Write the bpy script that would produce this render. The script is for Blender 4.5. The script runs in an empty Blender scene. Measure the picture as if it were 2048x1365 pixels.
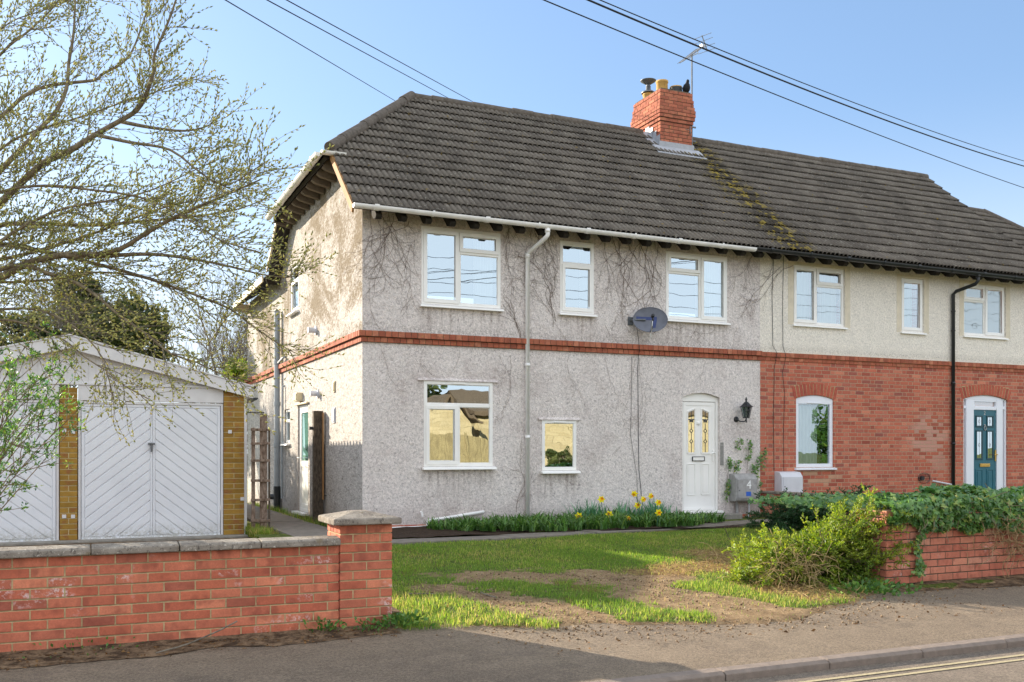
import bpy, bmesh, math, random
import numpy as np
from mathutils import Vector, Matrix
R = math.radians
S = bpy.context.scene
COL = S.collection
RND = random.Random(7)
NR = np.random.default_rng(7)

# ------------------------------------------------------------------ camera
FPX, YAW, HZ = 1930.0, R(24.1), 903.0
CAM = Vector((-3.99, -14.6, 1.21))
AX = Vector((math.sin(YAW), math.cos(YAW), 0)); RT = Vector((math.cos(YAW), -math.sin(YAW), 0))
cd = bpy.data.cameras.new("camera"); cam = bpy.data.objects.new("camera", cd); COL.objects.link(cam)
cam.location = CAM; cam.rotation_euler = (R(90), 0, -YAW)
cd.sensor_width = 36; cd.lens = 36*FPX/2048; cd.shift_y = (HZ-682.5)/2048
cd.clip_start = .05; cd.clip_end = 2000
S.camera = cam

# ------------------------------------------------------------------ sky, sun, exposure
SUN_TRAVEL = Vector((.514, -.857, -.337)).normalized()
SUN_EL = math.asin(-SUN_TRAVEL.z); SUN_AZ = math.atan2(-SUN_TRAVEL.x, -SUN_TRAVEL.y)
W = bpy.data.worlds.new("World"); S.world = W; W.use_nodes = True
wn = W.node_tree.nodes; wl = W.node_tree.links; wn.clear()
sky = wn.new("ShaderNodeTexSky"); sky.sky_type = 'NISHITA'; sky.sun_disc = False
sky.sun_elevation = SUN_EL; sky.sun_rotation = SUN_AZ
sky.air_density = 1.0; sky.dust_density = 1.0; sky.ozone_density = 1.6; sky.altitude = 0
gam = wn.new("ShaderNodeGamma"); gam.inputs[1].default_value = .62
tint = wn.new("ShaderNodeMix"); tint.data_type = 'RGBA'; tint.blend_type = 'MULTIPLY'; tint.inputs[0].default_value = 1
tint.inputs[7].default_value = (.56, .695, .875, 1)
# haze band along the horizon; unseen sky overhead and behind camera brightened as added fill
tc = wn.new("ShaderNodeTexCoord"); sx = wn.new("ShaderNodeSeparateXYZ"); wl.new(tc.outputs['Generated'], sx.inputs[0])
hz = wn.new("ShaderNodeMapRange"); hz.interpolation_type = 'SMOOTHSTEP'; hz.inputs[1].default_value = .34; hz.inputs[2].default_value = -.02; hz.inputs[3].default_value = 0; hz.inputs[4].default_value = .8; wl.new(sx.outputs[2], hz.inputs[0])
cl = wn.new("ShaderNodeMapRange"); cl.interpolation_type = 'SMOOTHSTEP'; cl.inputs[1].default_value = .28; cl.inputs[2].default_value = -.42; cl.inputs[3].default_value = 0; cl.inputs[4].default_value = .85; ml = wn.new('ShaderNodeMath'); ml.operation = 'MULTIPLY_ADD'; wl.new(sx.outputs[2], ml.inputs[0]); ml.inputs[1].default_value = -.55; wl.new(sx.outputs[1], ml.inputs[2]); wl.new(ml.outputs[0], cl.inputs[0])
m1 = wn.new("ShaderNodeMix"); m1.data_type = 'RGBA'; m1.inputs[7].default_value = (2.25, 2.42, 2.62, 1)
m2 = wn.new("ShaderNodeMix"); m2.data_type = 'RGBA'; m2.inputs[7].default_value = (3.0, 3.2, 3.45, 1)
bg = wn.new("ShaderNodeBackground"); bg.inputs[1].default_value = .15
wo = wn.new("ShaderNodeOutputWorld")
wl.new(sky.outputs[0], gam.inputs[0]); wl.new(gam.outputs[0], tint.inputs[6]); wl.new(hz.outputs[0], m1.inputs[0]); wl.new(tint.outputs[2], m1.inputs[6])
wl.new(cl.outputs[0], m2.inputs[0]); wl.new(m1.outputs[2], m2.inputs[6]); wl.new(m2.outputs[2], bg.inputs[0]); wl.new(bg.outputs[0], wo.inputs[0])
sd = bpy.data.lights.new("sun", 'SUN'); sd.energy = 3.5; sd.angle = R(.5); sd.color = (1, .88, .71)
sun = bpy.data.objects.new("sun", sd); COL.objects.link(sun)
sun.rotation_euler = SUN_TRAVEL.to_track_quat('-Z', 'Y').to_euler(); sun.location = (-20, 30, 20)
S.view_settings.view_transform = 'Standard'; S.view_settings.look = 'None'
S.view_settings.exposure = 1.72; S.view_settings.gamma = 1
S.cycles.max_bounces = 8; S.cycles.transparent_max_bounces = 16; S.cycles.sample_clamp_indirect = 6

# ------------------------------------------------------------------ helpers
def at(px, py, d):
    """a point d metres deep along the camera axis, seen at photo pixel (px, py)"""
    p = CAM + d*(AX + (px-1024)/FPX*RT); p.z = CAM.z + d*(HZ-py)/FPX
    return p

def lin(h):
    h = h.lstrip('#'); out = []
    for i in (0, 2, 4):
        c = int(h[i:i+2], 16)/255
        out.append(c/12.92 if c <= .04045 else ((c+.055)/1.055)**2.4)
    return tuple(out)+(1,)

class MB:
    """collects shapes in world coordinates; build() links them as ONE mesh object"""
    def __init__(s): s.v = []; s.f = []; s.m = []; s.r = []; s.cm = 0; s.cr = .5
    def face(s, pts):
        b = len(s.v); s.v += [tuple(p) for p in pts]; s.f.append(tuple(range(b, b+len(pts)))); s.m.append(s.cm); s.r.append(s.cr)
    def idx(s, pts, faces):
        b = len(s.v); s.v += [tuple(p) for p in pts]
        for f in faces: s.f.append(tuple(b+i for i in f)); s.m.append(s.cm); s.r.append(s.cr)
    def box(s, x0, x1, y0, y1, z0, z1):
        s.idx([(x0,y0,z0),(x1,y0,z0),(x1,y1,z0),(x0,y1,z0),(x0,y0,z1),(x1,y0,z1),(x1,y1,z1),(x0,y1,z1)],
              [(0,3,2,1),(4,5,6,7),(0,1,5,4),(1,2,6,5),(2,3,7,6),(3,0,4,7)])
    def obox(s, a, b, w, h, up=(0,0,1)):
        """bar from a to b, w wide, h high"""
        a = Vector(a); b = Vector(b); d = (b-a).normalized(); u = Vector(up); sd_ = d.cross(u)
        if sd_.length < 1e-4: sd_ = d.cross(Vector((1,0,0)))
        sd_.normalize(); u = sd_.cross(d)
        P = []
        for c in (a, b):
            for i, j in ((-1,-1),(1,-1),(1,1),(-1,1)): P.append(c+sd_*w/2*i+u*h/2*j)
        s.idx(P, [(0,1,2,3),(7,6,5,4),(0,4,5,1),(1,5,6,2),(2,6,7,3),(3,7,4,0)])
    def tube(s, pts, r, n=6, cap=True):
        pts = [Vector(p) for p in pts]
        k = len(pts)
        rr = r if isinstance(r, (list, tuple)) else [r]*k
        V = []; nrm = None
        for i, p in enumerate(pts):
            d = pts[min(i+1, k-1)]-pts[max(i-1, 0)]
            if d.length < 1e-9: d = Vector((0,0,1))
            d.normalize()
            if nrm is None:
                nrm = d.cross(Vector((0,0,1)))
                if nrm.length < .05: nrm = d.cross(Vector((1,0,0)))
            nrm = nrm-d*nrm.dot(d)
            if nrm.length < 1e-6: nrm = d.orthogonal()
            nrm.normalize(); bi = d.cross(nrm)
            for j in range(n):
                a = 2*math.pi*j/n; V.append(p+(nrm*math.cos(a)+bi*math.sin(a))*rr[i])
        F = []
        for i in range(k-1):
            for j in range(n):
                F.append((i*n+j, i*n+(j+1)%n, (i+1)*n+(j+1)%n, (i+1)*n+j))
        if cap: F.append(tuple(reversed(range(n)))); F.append(tuple((k-1)*n+j for j in range(n)))
        s.idx(V, F)
    def prism(s, poly, vec):
        """flat polygon (3-D points) extruded along vec"""
        n = len(poly); a = [Vector(p) for p in poly]; b = [p+Vector(vec) for p in a]
        s.idx(a+b, [tuple(range(n)), tuple(reversed(range(n, 2*n)))]+[((i+1)%n, i, n+i, n+(i+1)%n) for i in range(n)])
    def lathe(s, prof, c, n=20, axis=None):
        c = Vector(c); V = []; F = []
        for r, z in prof:
            for j in range(n):
                a = 2*math.pi*j/n; V.append(Vector((r*math.cos(a), r*math.sin(a), z)))
        if axis is not None:
            q = Vector((0,0,1)).rotation_difference(Vector(axis)); V = [q @ v for v in V]
        V = [v+c for v in V]
        for i in range(len(prof)-1):
            for j in range(n): F.append((i*n+j, i*n+(j+1)%n, (i+1)*n+(j+1)%n, (i+1)*n+j))
        s.idx(V, F)
    def build(s, name, mats, parent=None, bevel=0, smooth=False, origin=None, seg=2):
        V = np.array(s.v, dtype=float).reshape(-1, 3)
        base = Vector((0,0,0))
        if parent is not None: base = parent['_w'] if '_w' in parent else Vector((0,0,0)); base = Vector(base)
        elif origin is not None: base = Vector(origin)
        elif len(V): base = Vector(((V[:,0].min()+V[:,0].max())/2, (V[:,1].min()+V[:,1].max())/2, V[:,2].min()))
        V = V-np.array(base)
        me = bpy.data.meshes.new(name); me.from_pydata([tuple(v) for v in V], [], s.f); me.update()
        if not isinstance(mats, (list, tuple)): mats = [mats]
        for m in mats: me.materials.append(m)
        me.polygons.foreach_set('material_index', s.m)
        if len(set(s.r)) > 1:
            at_ = me.attributes.new('rnd', 'FLOAT', 'FACE'); at_.data.foreach_set('value', s.r)
        if smooth: me.polygons.foreach_set('use_smooth', [True]*len(me.polygons))
        return link(name, me, parent, base, bevel, seg)

def link(name, me, parent, base, bevel=0, seg=2):
    o = bpy.data.objects.new(name, me); COL.objects.link(o)
    o['_w'] = tuple(base)
    if parent is not None: o.parent = parent
    else: o.location = base
    if bevel:
        b = o.modifiers.new('bevel', 'BEVEL'); b.width = bevel; b.segments = seg; b.limit_method = 'ANGLE'; b.angle_limit = R(40); b.harden_normals = False
    return o

def np_mesh(name, V, F, mat, parent=None, rnd=None, smooth=False, origin=(0,0,0), attrs=None):
    """V (n,3), F (m,k) arrays -> one mesh"""
    base = Vector(parent['_w']) if parent is not None else Vector(origin)
    V = np.asarray(V, dtype=np.float32)-np.array(base, dtype=np.float32)
    F = np.asarray(F, dtype=np.int32); k = F.shape[1]
    me = bpy.data.meshes.new(name)
    me.vertices.add(len(V)); me.vertices.foreach_set('co', V.ravel())
    me.loops.add(F.size); me.loops.foreach_set('vertex_index', F.ravel())
    me.polygons.add(len(F)); me.polygons.foreach_set('loop_start', np.arange(0, F.size, k, dtype=np.int32))
    me.update(calc_edges=True)
    mats = mat if isinstance(mat, (list, tuple)) else [mat]
    for m in mats: me.materials.append(m)
    if rnd is not None:
        a = me.attributes.new('rnd', 'FLOAT', 'FACE'); a.data.foreach_set('value', np.asarray(rnd, dtype=np.float32))
    for nm, (dom, val) in (attrs or {}).items():
        a = me.attributes.new(nm, 'FLOAT', dom); a.data.foreach_set('value', np.asarray(val, dtype=np.float32))
    if smooth: me.polygons.foreach_set('use_smooth', np.ones(len(F), dtype=bool))
    me.validate()
    return link(name, me, parent, base)

def tag(o, label=None, cat=None, group=None, kind=None):
    if label: o['label'] = label
    if cat: o['category'] = cat
    if group: o['group'] = group
    if kind: o['kind'] = kind
    return o
def thing(name, label, cat, loc=(0,0,0), group=None, kind=None):
    o = bpy.data.objects.new(name, None); COL.objects.link(o); o.location = loc; o['_w'] = tuple(loc); o.empty_display_size = .2
    return tag(o, label, cat, group, kind)
def copy_tree(o, parent=None):
    c = o.copy(); COL.objects.link(c)
    if parent is not None: c.parent = parent
    for ch in [x for x in bpy.data.objects if x.parent == o]: copy_tree(ch, c)
    return c

# ------------------------------------------------------------------ materials
class G:
    def __init__(s, name):
        s.mat = bpy.data.materials.new(name); s.mat.use_nodes = True; s.nt = s.mat.node_tree; s.nt.nodes.clear()
    def add(s, t, ins=None, **props):
        n = s.nt.nodes.new(t)
        for k, v in props.items(): setattr(n, k, v)
        for k, v in (ins or {}).items():
            sk = n.inputs[k]
            if isinstance(v, bpy.types.NodeSocket): s.nt.links.new(v, sk)
            else:
                if sk.type == 'RGBA' and len(v) == 3: v = tuple(v)+(1,)
                sk.default_value = v
        return n
    def pos(s): return s.add('ShaderNodeNewGeometry').outputs['Position']
    def nor(s): return s.add('ShaderNodeNewGeometry').outputs['True Normal']
    def xyz(s, v):
        n = s.add('ShaderNodeSeparateXYZ', {0: v}); return n.outputs[0], n.outputs[1], n.outputs[2]
    def sc(s, v, k): return s.add('ShaderNodeVectorMath', {0: v, 1: k}, operation='MULTIPLY').outputs[0]
    def noise(s, scale, detail=3, rough=.55, vec=None, dist=0):
        return s.add('ShaderNodeTexNoise', {'Vector': vec or s.pos(), 'Scale': scale, 'Detail': detail, 'Roughness': rough, 'Distortion': dist}).outputs['Fac']
    def voro(s, scale, vec=None, feat='F1', out='Distance'):
        return s.add('ShaderNodeTexVoronoi', {'Vector': vec or s.pos(), 'Scale': scale}, feature=feat).outputs[out]
    def m(s, op, a, b=0., c=0., clamp=False): return s.add('ShaderNodeMath', {0: a, 1: b, 2: c}, operation=op, use_clamp=clamp).outputs[0]
    def mix(s, f, a, b, blend='MIX'):
        return s.add('ShaderNodeMix', {0: f, 6: a, 7: b}, data_type='RGBA', blend_type=blend).outputs[2]
    def rng(s, f, a, b, lo=0., hi=1.):
        return s.add('ShaderNodeMapRange', {0: f, 1: a, 2: b, 3: lo, 4: hi}).outputs[0]
    def attr(s, name): return s.add('ShaderNodeAttribute', attribute_name=name).outputs['Fac']
    def white(s, v): return s.add('ShaderNodeTexWhiteNoise', {0: v}, noise_dimensions='3D').outputs['Value']
    def comb(s, x, y, z): return s.add('ShaderNodeCombineXYZ', {0: x, 1: y, 2: z}).outputs[0]
    def hsv(s, col, h=.5, sat=1., v=1.): return s.add('ShaderNodeHueSaturation', {'Hue': h, 'Saturation': sat, 'Value': v, 'Fac': 1., 'Color': col}).outputs[0]
    def bump(s, h, dist=.01, strength=1., n=None):
        ins = {'Height': h, 'Distance': dist, 'Strength': strength}
        if n is not None: ins['Normal'] = n
        return s.add('ShaderNodeBump', ins).outputs[0]
    def out(s, col, rough=.8, nrm=None, spec=.35, metal=0., trans=None, coat=0.):
        ins = {'Base Color': col, 'Roughness': rough, 'Specular IOR Level': spec, 'Metallic': metal}
        if nrm is not None: ins['Normal'] = nrm
        b = s.add('ShaderNodeBsdfPrincipled', ins).outputs[0]
        if trans is not None:
            t = s.add('ShaderNodeBsdfTranslucent', {0: trans[1]})
            b = s.add('ShaderNodeMixShader', {0: trans[0], 1: b, 2: t.outputs[0]}).outputs[0]
        o = s.add('ShaderNodeOutputMaterial'); s.nt.links.new(b, o.inputs[0]); return s.mat

def simple(name, hexa, rough=.6, spec=.4, var=.12, scale=6, bump=0., bscale=40, metal=0.):
    g = G(name); c = lin(hexa)
    n = g.noise(scale, 4)
    v = g.rng(n, .3, .7, 1-var, 1+var)
    col = g.hsv(c, v=v)
    nb = g.bump(g.noise(bscale, 3), bump) if bump else None
    return g.out(col, rough, nb, spec, metal)

def roughcast(name, base, dirt, speck_amt, stain=None, grain=24., smudge=0.):
    """thrown pebble render: coarse lumps, grime in patches, optional lichen streaks"""
    g = G(name); p0 = g.pos(); p = g.sc(p0, (1., .45, 1.)) if stain else p0
    h1 = g.noise(grain, 6, .72, p, .6); h2 = g.noise(grain*2.6, 3, .7, p); v1 = g.voro(grain*1.25, p)
    h = g.m('ADD', g.m('MULTIPLY', h1, 1.3), g.m('ADD', g.m('MULTIPLY', h2, .5), g.m('MULTIPLY', v1, -.35)))
    big = g.noise(.9, 5, .6, p); mid = g.noise(5, 4, .6, p)
    amt = g.rng(g.m('ADD', g.m('MULTIPLY', big, .6), g.m('MULTIPLY', mid, .5)), .38, .72, speck_amt*.5, speck_amt)
    sp1 = g.rng(g.noise(grain*.8, 7, .8, p, 1.4), .52, .62); sp2 = g.rng(g.noise(grain*1.9, 5, .8, p, .8), .54, .62)
    sp = g.m('MULTIPLY', g.m('MAXIMUM', sp1, g.m('MULTIPLY', sp2, .8)), amt)
    col = g.mix(sp, lin(base), lin(dirt))
    col = g.hsv(col, v=g.rng(mid, .3, .7, .95, 1.05))
    col = g.hsv(col, v=g.rng(h1, .35, .65, .76, 1.14))
    if smudge:
        sm_ = g.m('MULTIPLY', g.rng(g.noise(1.15, 6, .65, p0, .4), .5, .7), g.rng(g.noise(16, 5, .75, p0), .36, .6)); col = g.mix(g.m('MULTIPLY', sm_, smudge), col, lin('8d7672'))
    x, y, z = g.xyz(p0); p = p0
    if smudge:                                   # rain streaks under the sills
        drip = g.rng(g.noise(1., 4, .7, g.sc(p0, (15., 1., 1.1))), .47, .62); grit_ = g.rng(g.noise(26, 5, .75, p0), .3, .6)
        for a_, b_, c_ in ((.96, 2.33, 3.5), (3.43, 4.08, 3.5), (5.55, 6.87, 3.52), (1.0, 2.19, .9), (3.09, 3.74, .82)):
            inx = g.m('MULTIPLY', g.rng(x, a_-.1, a_+.06), g.rng(x, b_+.1, b_-.06)); inz = g.m('MULTIPLY', g.rng(z, c_-.55, c_-.02), g.m('LESS_THAN', z, c_))
            col = g.mix(g.m('MULTIPLY', g.m('MULTIPLY', g.m('MULTIPLY', inx, inz), g.m('MULTIPLY', drip, grit_)), .75), col, lin('7c6a60'))
    # soot and old creeper grime below the eaves, darker towards the foot of the wall
    top = g.m('MULTIPLY', g.rng(z, 4.5, 5.0), g.rng(g.noise(2.2, 4), .3, .7))
    col = g.mix(g.m('MULTIPLY', top, .4), col, lin('8d8072'))
    band = g.m('MULTIPLY', g.rng(g.m('ABSOLUTE', g.m('SUBTRACT', z, 3.14)), .12, .0), g.rng(g.noise(30, 4, .7), .46, .62))
    col = g.mix(g.m('MULTIPLY', band, .6), col, lin('77756a'))
    foot = g.m('MULTIPLY', g.rng(z, .35, .02), .5)
    col = g.mix(foot, col, lin('a09088'))
    if stain:
        sv = g.sc(p, (1.0, .34, .5)); st = g.noise(1.5, 7, .68, sv, .6)
        grit = g.noise(20, 5, .75, g.sc(p, (1., .5, 1.)))
        f = g.m('MULTIPLY', g.rng(g.m('ADD', g.m('MULTIPLY', st, .8), g.m('MULTIPLY', grit, .45)), .575, .68), g.rng(z, 2.95, 3.2))
        col = g.mix(g.m('MULTIPLY', f, .85), col, lin(stain))
    return g.out(col, .95, g.bump(h, .016, .8), .15)

def brick_shader(name, bond, cols, mortar, wash=None, L=.225, H=.075, J=.0095):
    """flush brickwork by world position; each brick gets its own tone"""
    g = G(name); p = g.pos(); x, y, z = g.xyz(p); nx, ny, nz = g.xyz(g.nor())
    side = g.m('GREATER_THAN', g.m('ABSOLUTE', nx), .6)
    u = g.m('ADD', g.m('MULTIPLY', x, g.m('SUBTRACT', 1., side)), g.m('MULTIPLY', y, side))
    wob = g.m('MULTIPLY', g.m('SUBTRACT', g.noise(7, 2), .5), .008)
    zz = g.m('ADD', z, wob); row = g.m('FLOOR', g.m('DIVIDE', zz, H)); fz = g.m('SUBTRACT', zz, g.m('MULTIPLY', row, H))
    jit = g.m('MULTIPLY', g.white(g.comb(row, 3.3, 1.7)), .03)
    P = L*1.5 if bond == 'flemish' else L
    uu = g.m('ADD', g.m('ADD', g.m('DIVIDE', u, P), g.m('MULTIPLY', g.m('MODULO', g.m('ADD', row, 1000.), 2.), .5)), jit)
    cell = g.m('FLOOR', uu); fu = g.m('MULTIPLY', g.m('SUBTRACT', uu, cell), P)
    du = g.m('MINIMUM', fu, g.m('SUBTRACT', P, fu))
    if bond == 'flemish':
        du = g.m('MINIMUM', du, g.m('ABSOLUTE', g.m('SUBTRACT', fu, L))); hd = g.m('GREATER_THAN', fu, L)
        cell = g.m('ADD', g.m('MULTIPLY', cell, 2.), hd)
    dz = g.m('MINIMUM', fz, g.m('SUBTRACT', H, fz))
    d = g.m('ADD', g.m('MINIMUM', du, dz), g.m('MULTIPLY', g.m('SUBTRACT', g.noise(60, 3), .5), .005))
    brick = g.rng(d, J*.45, J*.75)
    r = g.white(g.comb(cell, row, side))
    ramp = g.add('ShaderNodeValToRGB', {0: r}); cr = ramp.color_ramp
    cr.elements[0].color = lin(cols[0]); cr.elements[1].color = lin(cols[-1])
    for i, c in enumerate(cols[1:-1]): e = cr.elements.new((i+1)/(len(cols)-1)); e.color = lin(c)
    grain = g.noise(55, 5, .7)
    col = g.hsv(ramp.outputs[0], v=g.rng(grain, .3, .7, .8, 1.18))
    col = g.hsv(col, v=g.rng(g.noise(1.3, 4), .3, .7, .88, 1.1))
    if wash:
        for (cx, cz, rx, rz, hexa) in wash:
            e = g.m('ADD', g.m('POWER', g.m('DIVIDE', g.m('SUBTRACT', x, cx), rx), 2.), g.m('POWER', g.m('DIVIDE', g.m('SUBTRACT', z, cz), rz), 2.))
            k = g.m('MULTIPLY', g.rng(g.m('ADD', e, g.m('MULTIPLY', g.noise(4, 3), 1.0)), 1.5, .9), g.m('GREATER_THAN', r, .42))
            col = g.mix(g.m('MULTIPLY', k, .75), col, lin(hexa))
    mor = g.hsv(lin(mortar), v=g.rng(g.noise(30, 3), .3, .7, .8, 1.15))
    h = g.m('ADD', g.m('MULTIPLY', brick, 1.), g.m('MULTIPLY', grain, .35))
    return g.out(g.mix(brick, mor, col), .9, g.bump(h, .008, .9), .2)

def brick_solid(name, cols, wash=0., moss=0., rough=.88):
    """for bricks that are real boxes: tone from the brick's own random number"""
    g = G(name); r = g.attr('rnd')
    ramp = g.add('ShaderNodeValToRGB', {0: r}); cr = ramp.color_ramp
    cr.elements[0].color = lin(cols[0]); cr.elements[1].color = lin(cols[-1])
    for i, c in enumerate(cols[1:-1]): e = cr.elements.new((i+1)/(len(cols)-1)); e.color = lin(c)
    cloud = g.noise(9, 4, .6); grain = g.noise(80, 5, .7)
    col = g.hsv(ramp.outputs[0], v=g.rng(cloud, .3, .7, .86, 1.12))
    burn = g.m('MULTIPLY', g.rng(g.noise(10, 3, .5), .52, .68), .55)
    col = g.mix(burn, col, lin('8a4a3c'))
    col = g.hsv(col, v=g.rng(grain, .3, .7, .85, 1.13))
    if wash:
        x, y, z = g.xyz(g.pos())
        salt = g.m('MULTIPLY', g.rng(g.noise(26, 5, .75), .5, .6), g.m('MULTIPLY', g.rng(g.noise(2.4, 3, .6), .55, .66), g.m('GREATER_THAN', g.m('FRACT', g.m('MULTIPLY', r, 17.3)), .6)))
        col = g.mix(g.m('MULTIPLY', salt, wash), col, lin('e6d3cf'))
        grime = g.m('MULTIPLY', g.rng(z, -.1, -.26), g.rng(g.noise(6, 4), .35, .65))
        col = g.mix(g.m('MULTIPLY', grime, .5), col, lin('5c4636'))
        soot = g.m('MULTIPLY', g.rng(z, .18, .5), g.rng(g.noise(1., 5, .7, g.sc(g.pos(), (7., 7., 1.6))), .48, .66)); col = g.mix(g.m('MULTIPLY', soot, .45), col, lin('6a4436'))
    if moss:
        mk = g.m('MULTIPLY', g.rng(g.noise(11, 4, .7), .56, .66), moss)
        col = g.mix(mk, col, lin('5e4a3c'))
        col = g.mix(g.m('MULTIPLY', g.rng(g.noise(16, 3, .6), .66, .7), moss), col, lin('b49a4a'))
    return g.out(col, rough, g.bump(g.m('ADD', grain, g.m('MULTIPLY', cloud, .5)), .004, .8), .25)

def leaf(name, cols, trans=.35, rough=.5, spec=.4):
    g = G(name); r = g.attr('rnd')
    ramp = g.add('ShaderNodeValToRGB', {0: r}); cr = ramp.color_ramp
    cr.elements[0].color = lin(cols[0]); cr.elements[1].color = lin(cols[-1])
    for i, c in enumerate(cols[1:-1]): e = cr.elements.new((i+1)/(len(cols)-1)); e.color = lin(c)
    col = ramp.outputs[0]
    return g.out(col, rough, None, spec, trans=(trans, g.hsv(col, h=.485, sat=1.1, v=1.7)))

def bark(name, a, b, scale=18):
    g = G(name); p = g.pos(); n = g.noise(scale, 5, .65, g.sc(p, (1,1,.35)))
    return g.out(g.mix(g.rng(n, .35, .65), lin(a), lin(b)), .9, g.bump(n, .008), .2)

def tile_mat(name):
    g = G(name); r = g.attr('rnd'); p = g.pos(); x, y, z = g.xyz(p)
    a = g.mix(g.rng(r, 0., 1.), lin('5f5851'), lin('736b62'))
    fine = g.noise(48, 5, .75); mid = g.noise(5, 5, .65); big = g.noise(.8, 4, .6)
    col = g.hsv(a, v=g.rng(fine, .3, .7, .78, 1.22)); col = g.hsv(col, v=g.rng(big, .3, .7, .86, 1.14))
    col = g.mix(g.m('MULTIPLY', g.rng(mid, .52, .7), .45), col, lin('3d3a35'))
    grey = g.m('MULTIPLY', g.rng(g.noise(19, 5, .8), .585, .63), .9)
    col = g.mix(grey, col, lin('a09c90'))                                     # pale lichen dots
    yl = g.m('MULTIPLY', g.rng(g.noise(7.5, 5, .7), .655, .69), .9)
    col = g.mix(yl, col, lin('8f7426'))                                       # orange lichen
    # run-off streak of moss and lichen under the chimney
    edge = g.m('ADD', g.m('ABSOLUTE', g.m('SUBTRACT', x, 8.15)), g.m('MULTIPLY', g.m('SUBTRACT', g.noise(3.2, 4, .65), .5), .9))
    st = g.m('MULTIPLY', g.rng(edge, .55, .15), g.rng(g.noise(17, 5, .7), .3, .52))
    col = g.mix(g.m('MULTIPLY', st, .85), col, g.mix(g.rng(g.noise(6.5, 3), .52, .58), lin('37322a'), lin('9a8632')))
    return g.out(col, .92, g.bump(g.m('ADD', fine, g.m('MULTIPLY', mid, .6)), .006, .9), .2)

def asphalt(name, a, b, stone, scale=170):
    g = G(name); p = g.pos()
    v = g.voro(scale, p); f = g.noise(scale*.8, 5, .8); c2 = g.noise(46, 6, .8); big = g.noise(.7, 5, .6); mid = g.noise(4, 4, .6)
    col = g.mix(g.rng(big, .3, .7), lin(a), lin(b))
    col = g.hsv(col, v=g.rng(mid, .3, .7, .88, 1.12)); col = g.hsv(col, v=g.rng(c2, .38, .62, .62, 1.3)); col = g.mix(g.m('MULTIPLY', g.rng(g.noise(1.7, 5, .7), .52, .64), .4), col, lin('6e6258'))
    col = g.mix(g.rng(f, .56, .64, 0., .6), col, lin(stone))
    col = g.mix(g.rng(f, .42, .36, 0., .65), col, lin('4c4238'))
    return g.out(col, .93, g.bump(g.m('ADD', g.m('MULTIPLY', v, -.6), g.m('ADD', f, c2)), .014, 1.), .2)

def glass(name, refl=.62, wav=.0, tint_='dfeaea', body=None):
    g = G(name)
    nb = g.bump(g.noise(1.6, 2, .4), wav) if wav else None
    ins = {0: lin('dbe9f0'), 'Roughness': .0}
    if nb is not None: ins['Normal'] = nb
    gl = g.add('ShaderNodeBsdfGlossy', ins)
    if body: b = g.add('ShaderNodeBsdfDiffuse', {0: lin(body)})
    else: b = g.add('ShaderNodeBsdfTransparent', {0: lin(tint_)})
    fr = g.add('ShaderNodeLayerWeight', {0: .35}).outputs['Fresnel']
    k = g.rng(fr, 0., 1., refl, 1.)
    m = g.add('ShaderNodeMixShader', {0: k, 1: b.outputs[0], 2: gl.outputs[0]})
    o = g.add('ShaderNodeOutputMaterial'); g.nt.links.new(m.outputs[0], o.inputs[0]); return g.mat

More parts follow.
